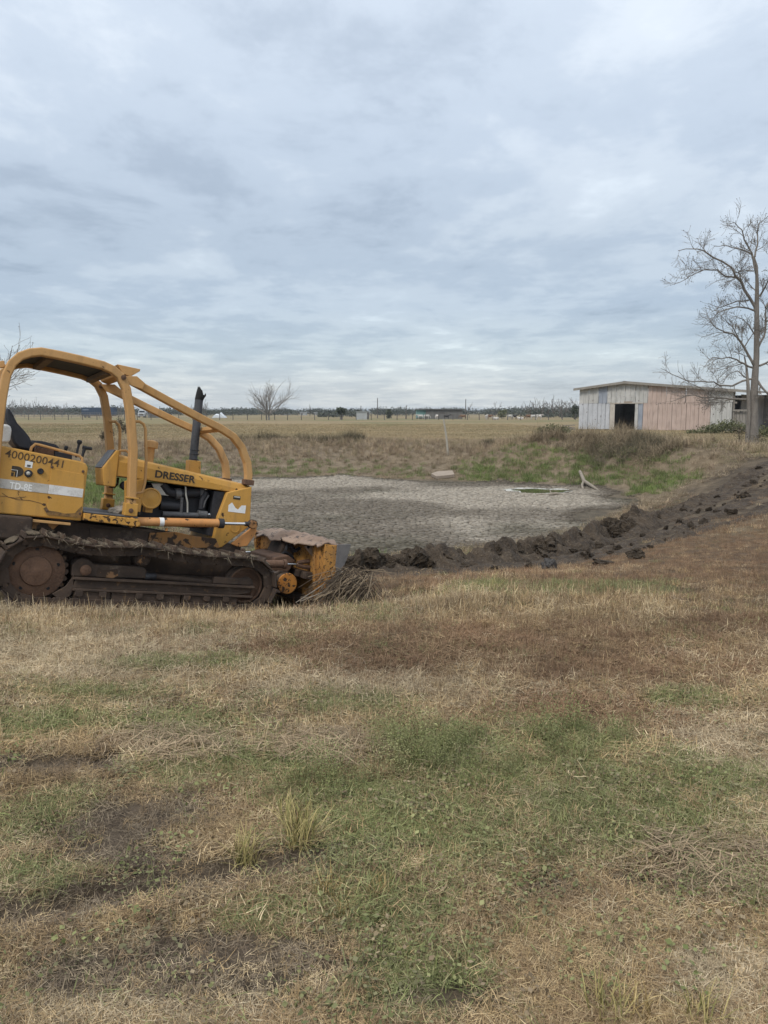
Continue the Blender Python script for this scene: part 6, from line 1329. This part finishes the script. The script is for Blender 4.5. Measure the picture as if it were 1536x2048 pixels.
    mb = MB(); mb.prism([(2.62, .2), (2.9, .2), (2.9, .8), (2.78, .8), (2.66, .5)], -.2, .2); P(mb, 'blade_mast', M_rust, .01)
    def blade_x(z):  # back of moldboard
        return float(np.interp(z, [.02, .12, .35, .6, .85], [3.15, 3.07, 2.97, 2.915, 2.895]))
    prof = [(blade_x(z), z) for z in (.85, .72, .6, .47, .35, .22, .12, .02)] + [(3.185, .02), (3.13, .18), (3.075, .38), (3.06, .55), (3.085, .72), (3.16, .85)]
    mb = MB(); mb.prism(prof, -1.0, .95); bl_ = P(mb, 'blade', M_org2, .006)
    mb = MB(); mb.prism([(3.16, -.04), (3.19, -.04), (3.175, .10), (3.15, .12)], -1.01, .96); P(mb, 'cutting_edge', M_rust, .003, False, bl_)
    mb = MB(); mb.prism([(3.04, .862), (3.215, .878), (3.185, .72), (3.13, .56), (3.09, .50), (3.05, .62)], -1.02, -1.0005); P(mb, 'end_plate', M_steel, .003, False, bl_)
    mb = MB(); mb.prism([(2.84, .85), (2.93, .85), (2.95, .55), (2.90, .50), (2.84, .70)], .86, .93); P(mb, 'end_rib', M_org2, .005, False, bl_)
    mb = MB(); mb.prism([(2.865, .84), (2.905, .84), (2.98, .35), (3.05, .14), (3.0, .14), (2.92, .40)], -.80, -.74); P(mb, 'end_rib', M_org2, .005, False, bl_)
    for y0, z0, z1 in ((-.93, .42, .50), (-.93, .14, .20)): mb = MB(); mb.box((2.84, y0 + .22, z0), (blade_x(z0) + .02, .8, z1)); P(mb, 'back_rib', M_rust, .006, False, bl_)
    # crumpled top guard
    nxp, nyp = 9, 26; V = []
    for i in range(nyp):
        y = -.99 + 1.93 * i / (nyp - 1); back = 2.70 + .035 * math.sin(i * 1.3) + .02 * math.sin(i * 3.1) + (.13 if y > .62 else 0) + (.10 if y < -.80 else 0)
        for j in range(nxp):
            t_ = j / (nxp - 1); x = back + (3.17 - back) * t_; z = .855 + .055 * math.sin(t_ * math.pi) * (.5 + .5 * math.cos(y * 2)) + .020 * math.sin(i * .9 + j * .8) * (1 - t_) + .012 * math.sin(i * 2.3 - j * 1.7) - .05 * (1 - t_) ** 2 - (.03 if y < -.7 else 0) * t_ + .02 * t_
            V.append((x, y, z + .012))
    nb = len(V); V += [(x, y, z - .012) for x, y, z in V]; F = []
    for i in range(nyp - 1):
        for j in range(nxp - 1):
            a = i * nxp + j; F += [(a, a + 1, a + nxp + 1, a + nxp), (nb + a, nb + a + nxp, nb + a + nxp + 1, nb + a + 1)]
    for i in range(nyp - 1):
        a = i * nxp; F.append((a, a + nxp, nb + a + nxp, nb + a)); a += nxp - 1; F.append((a + nxp, a, nb + a, nb + a + nxp))
    for j in range(nxp - 1): F += [(j + 1, j, nb + j, nb + j + 1), ((nyp - 1) * nxp + j, (nyp - 1) * nxp + j + 1, nb + (nyp - 1) * nxp + j + 1, nb + (nyp - 1) * nxp + j)]
    mb = MB(); mb.add(V, F); tg = P(mb, 'top_guard', M_pinkrust, 0, True, bl_)
    fl = [(608, 1092), (634, 1087), (646, 1108), (642, 1113), (626, 1114), (620, 1109)]; mb = MB(); mb.prism(dls(fl, -.72), -.735, -.715); P(mb, 'bent_flap', M_pinkrust, .004, False, bl_)
    c0 = dl(615, 1094, -.736); mb = MB(); mb.cyl((c0[0] + .01, -.7355, c0[1] - .0), (0, -1, 0), .018, 0, .003, 10); P(mb, 'hole_shade', M_soot_hole, 0, False, bl_)  # black disc puts the shade of the hole into colour
    # angle cylinders
    for s in (-1, 1):
        y0, y1 = s * .62, s * .60; p0 = dl(536, 1130, -.62); p1 = dl(566, 1128, -.62); p2 = dl(572, 1128, -.62); p3 = dl(600, 1128, -.62); p4 = dl(612, 1128, -.62)
        if s > 0: p0, p1, p2, p3, p4 = [(q_[0] - .02, q_[1] + .0) for q_ in (p0, p1, p2, p3, p4)]
        mb = MB(); mb.tube([(p0[0] - .35, y0 * .9, p0[1] - .02), (p1[0], y0, p1[1])], .045, 16); ac = P(mb, 'angle_cylinder', M_rust2, .004, True)
        mb = MB(); mb.tube([(p1[0], y0, p1[1]), (p2[0], y0, p2[1])], .055, 16); P(mb, 'gland', M_rust2, .004, True, ac)
        mb = MB(); mb.tube([(p2[0], y0, p2[1]), (p3[0], y0, p3[1])], .017, 12); P(mb, 'rod', M_chr, 0, True, ac)
        for dz in (-.03, .03): mb = MB(); mb.tube([(p3[0] - .03, y0, p3[1] + dz * .4), (p3[0] + .05, y0, p3[1] + dz), (blade_x(p4[1]) + .02, y0, p4[1] + dz * 1.3)], .026, 8); P(mb, 'clevis', M_rust2, 0, True, ac)
    for pts in ([(572, 1100, -.3), (575, 1090, -.3), (582, 1092, -.3), (588, 1104, -.3)], [(590, 1102, -.35), (600, 1096, -.35), (608, 1106, -.35), (612, 1120, -.35)], [(586, 1096, -.2), (597, 1104, -.2), (600, 1118, -.2)], [(560, 1112, -.2), (570, 1104, -.2), (580, 1110, -.2), (590, 1122, -.2)]): tubep(pts, .022, -.3, 'hydraulic_hose', M_blk, 8)
    return root
M_org2 = paint('blade_orange_paint', (.46, .225, .05), (.36, .17, .05), .56, (.07, .04, .022), .7, .5, 30); M_steel = simple('bare_grey_steel', (.085, .08, .078), (.14, .13, .125), 5, .6)
M_cake = simple('caked_mud_and_chaff', (.10, .078, .055), (.21, .17, .12), 18, .95, .35, .65, bump=.8)
CAKE = [lump_mesh('caked_mud', 300 + k, .25, 2) for k in range(3)]
dozer()
def rag():
    m = lump_mesh('rag', 77, .5, 3); o = place('rag', m, simple('pale_cloth', (.36, .31, .25), (.48, .43, .36), 6, .9)); q = dl(238, 1015, -.3); p = DZ_O + DZ_R @ np.array([q[0], -.3, .985]); o.location = p; o.scale = (.10, .07, .05); o.rotation_euler = (.1, -.2, .4)
    tag(o, 'crumpled pale cloth lying on the bulldozer floor beside the cage post', 'cloth')
rag()
def brush_pile():
    """dry stalks swept up against the end of the blade"""
    r = random.Random(8); mb = MB(); mb.col = 0.0; base = DZ_O + DZ_R @ np.array([3.15, -1.05, 0]); root = empty('brush_heap', tuple(base)); tag(root, 'dark heap of dry stalks swept up against the end of the blade', 'brush')
    for k in range(1500):
        mb.col = r.random() ** 2.2; u = r.gauss(3.16, .16); v = r.gauss(-1.03, .17); p = np.array([u, v, 0.0]); L = r.uniform(.15, .55); a = r.gauss(.75, .35); d = np.array([math.cos(a) * r.choice((-1, -1, -1, -1, .45)), r.gauss(-.25, .35), math.sin(a) * .9]); d /= np.linalg.norm(d)
        top = np.array([3.26 + r.gauss(0, .09), -1.08 + r.gauss(0, .12), .02 + .60 * r.random() ** 1.2]); q = top + d * L * np.array([1, 1, -1]); q[2] = max(q[2], .01); mid = (top + q) / 2 + np.array([r.gauss(0, .03), r.gauss(0, .03), r.gauss(.03, .03)])
        W_ = [tuple(DZ_O + DZ_R @ t_ - base) for t_ in (top, mid, q)]; mb.tube(W_, [.003, .0045, .0035], 3, cap=False)
    t = MT('dry_stalks'); o = mb.build('stalks', t.fin(t.mix(t.attr('bv'), (.05, .036, .025), (.34, .26, .17)), .9), root); tag(o, kind='stuff')
    for (a, b, c_) in (((592, 1205), (630, 1182), (690, 1143)), ((600, 1203), (648, 1185), (672, 1170)), ((640, 1215), (668, 1195), (700, 1150))):
        g = []
        for i, (x, y) in enumerate((a, b, c_)): q = dl(x, y, -1.15); g.append(tuple(DZ_O + DZ_R @ np.array([q[0], -1.15 + .02 * i, q[1]]) - base))
        mb = MB(); mb.tube(g, [.005, .007, .005], 5); mb.build('stalk', M_dead, root)
brush_pile()
# ------------------------------------------------------------------ haze
def haze():
    mb = MB(); mb.box((-2700, -70, -2.6), (2700, 4300, 14.5)); m = bpy.data.materials.new('haze'); m.use_nodes = True; nt = m.node_tree; nt.nodes.clear()
    o_ = nt.nodes.new('ShaderNodeOutputMaterial'); v = nt.nodes.new('ShaderNodeVolumePrincipled'); v.inputs['Color'].default_value = (.80, .87, .95, 1); v.inputs['Density'].default_value = .00025
    nt.links.new(v.outputs[0], o_.inputs['Volume']); o = mb.build('haze', m); tag(o, 'thin pale haze over the whole landscape', 'haze', kind='stuff')
haze()
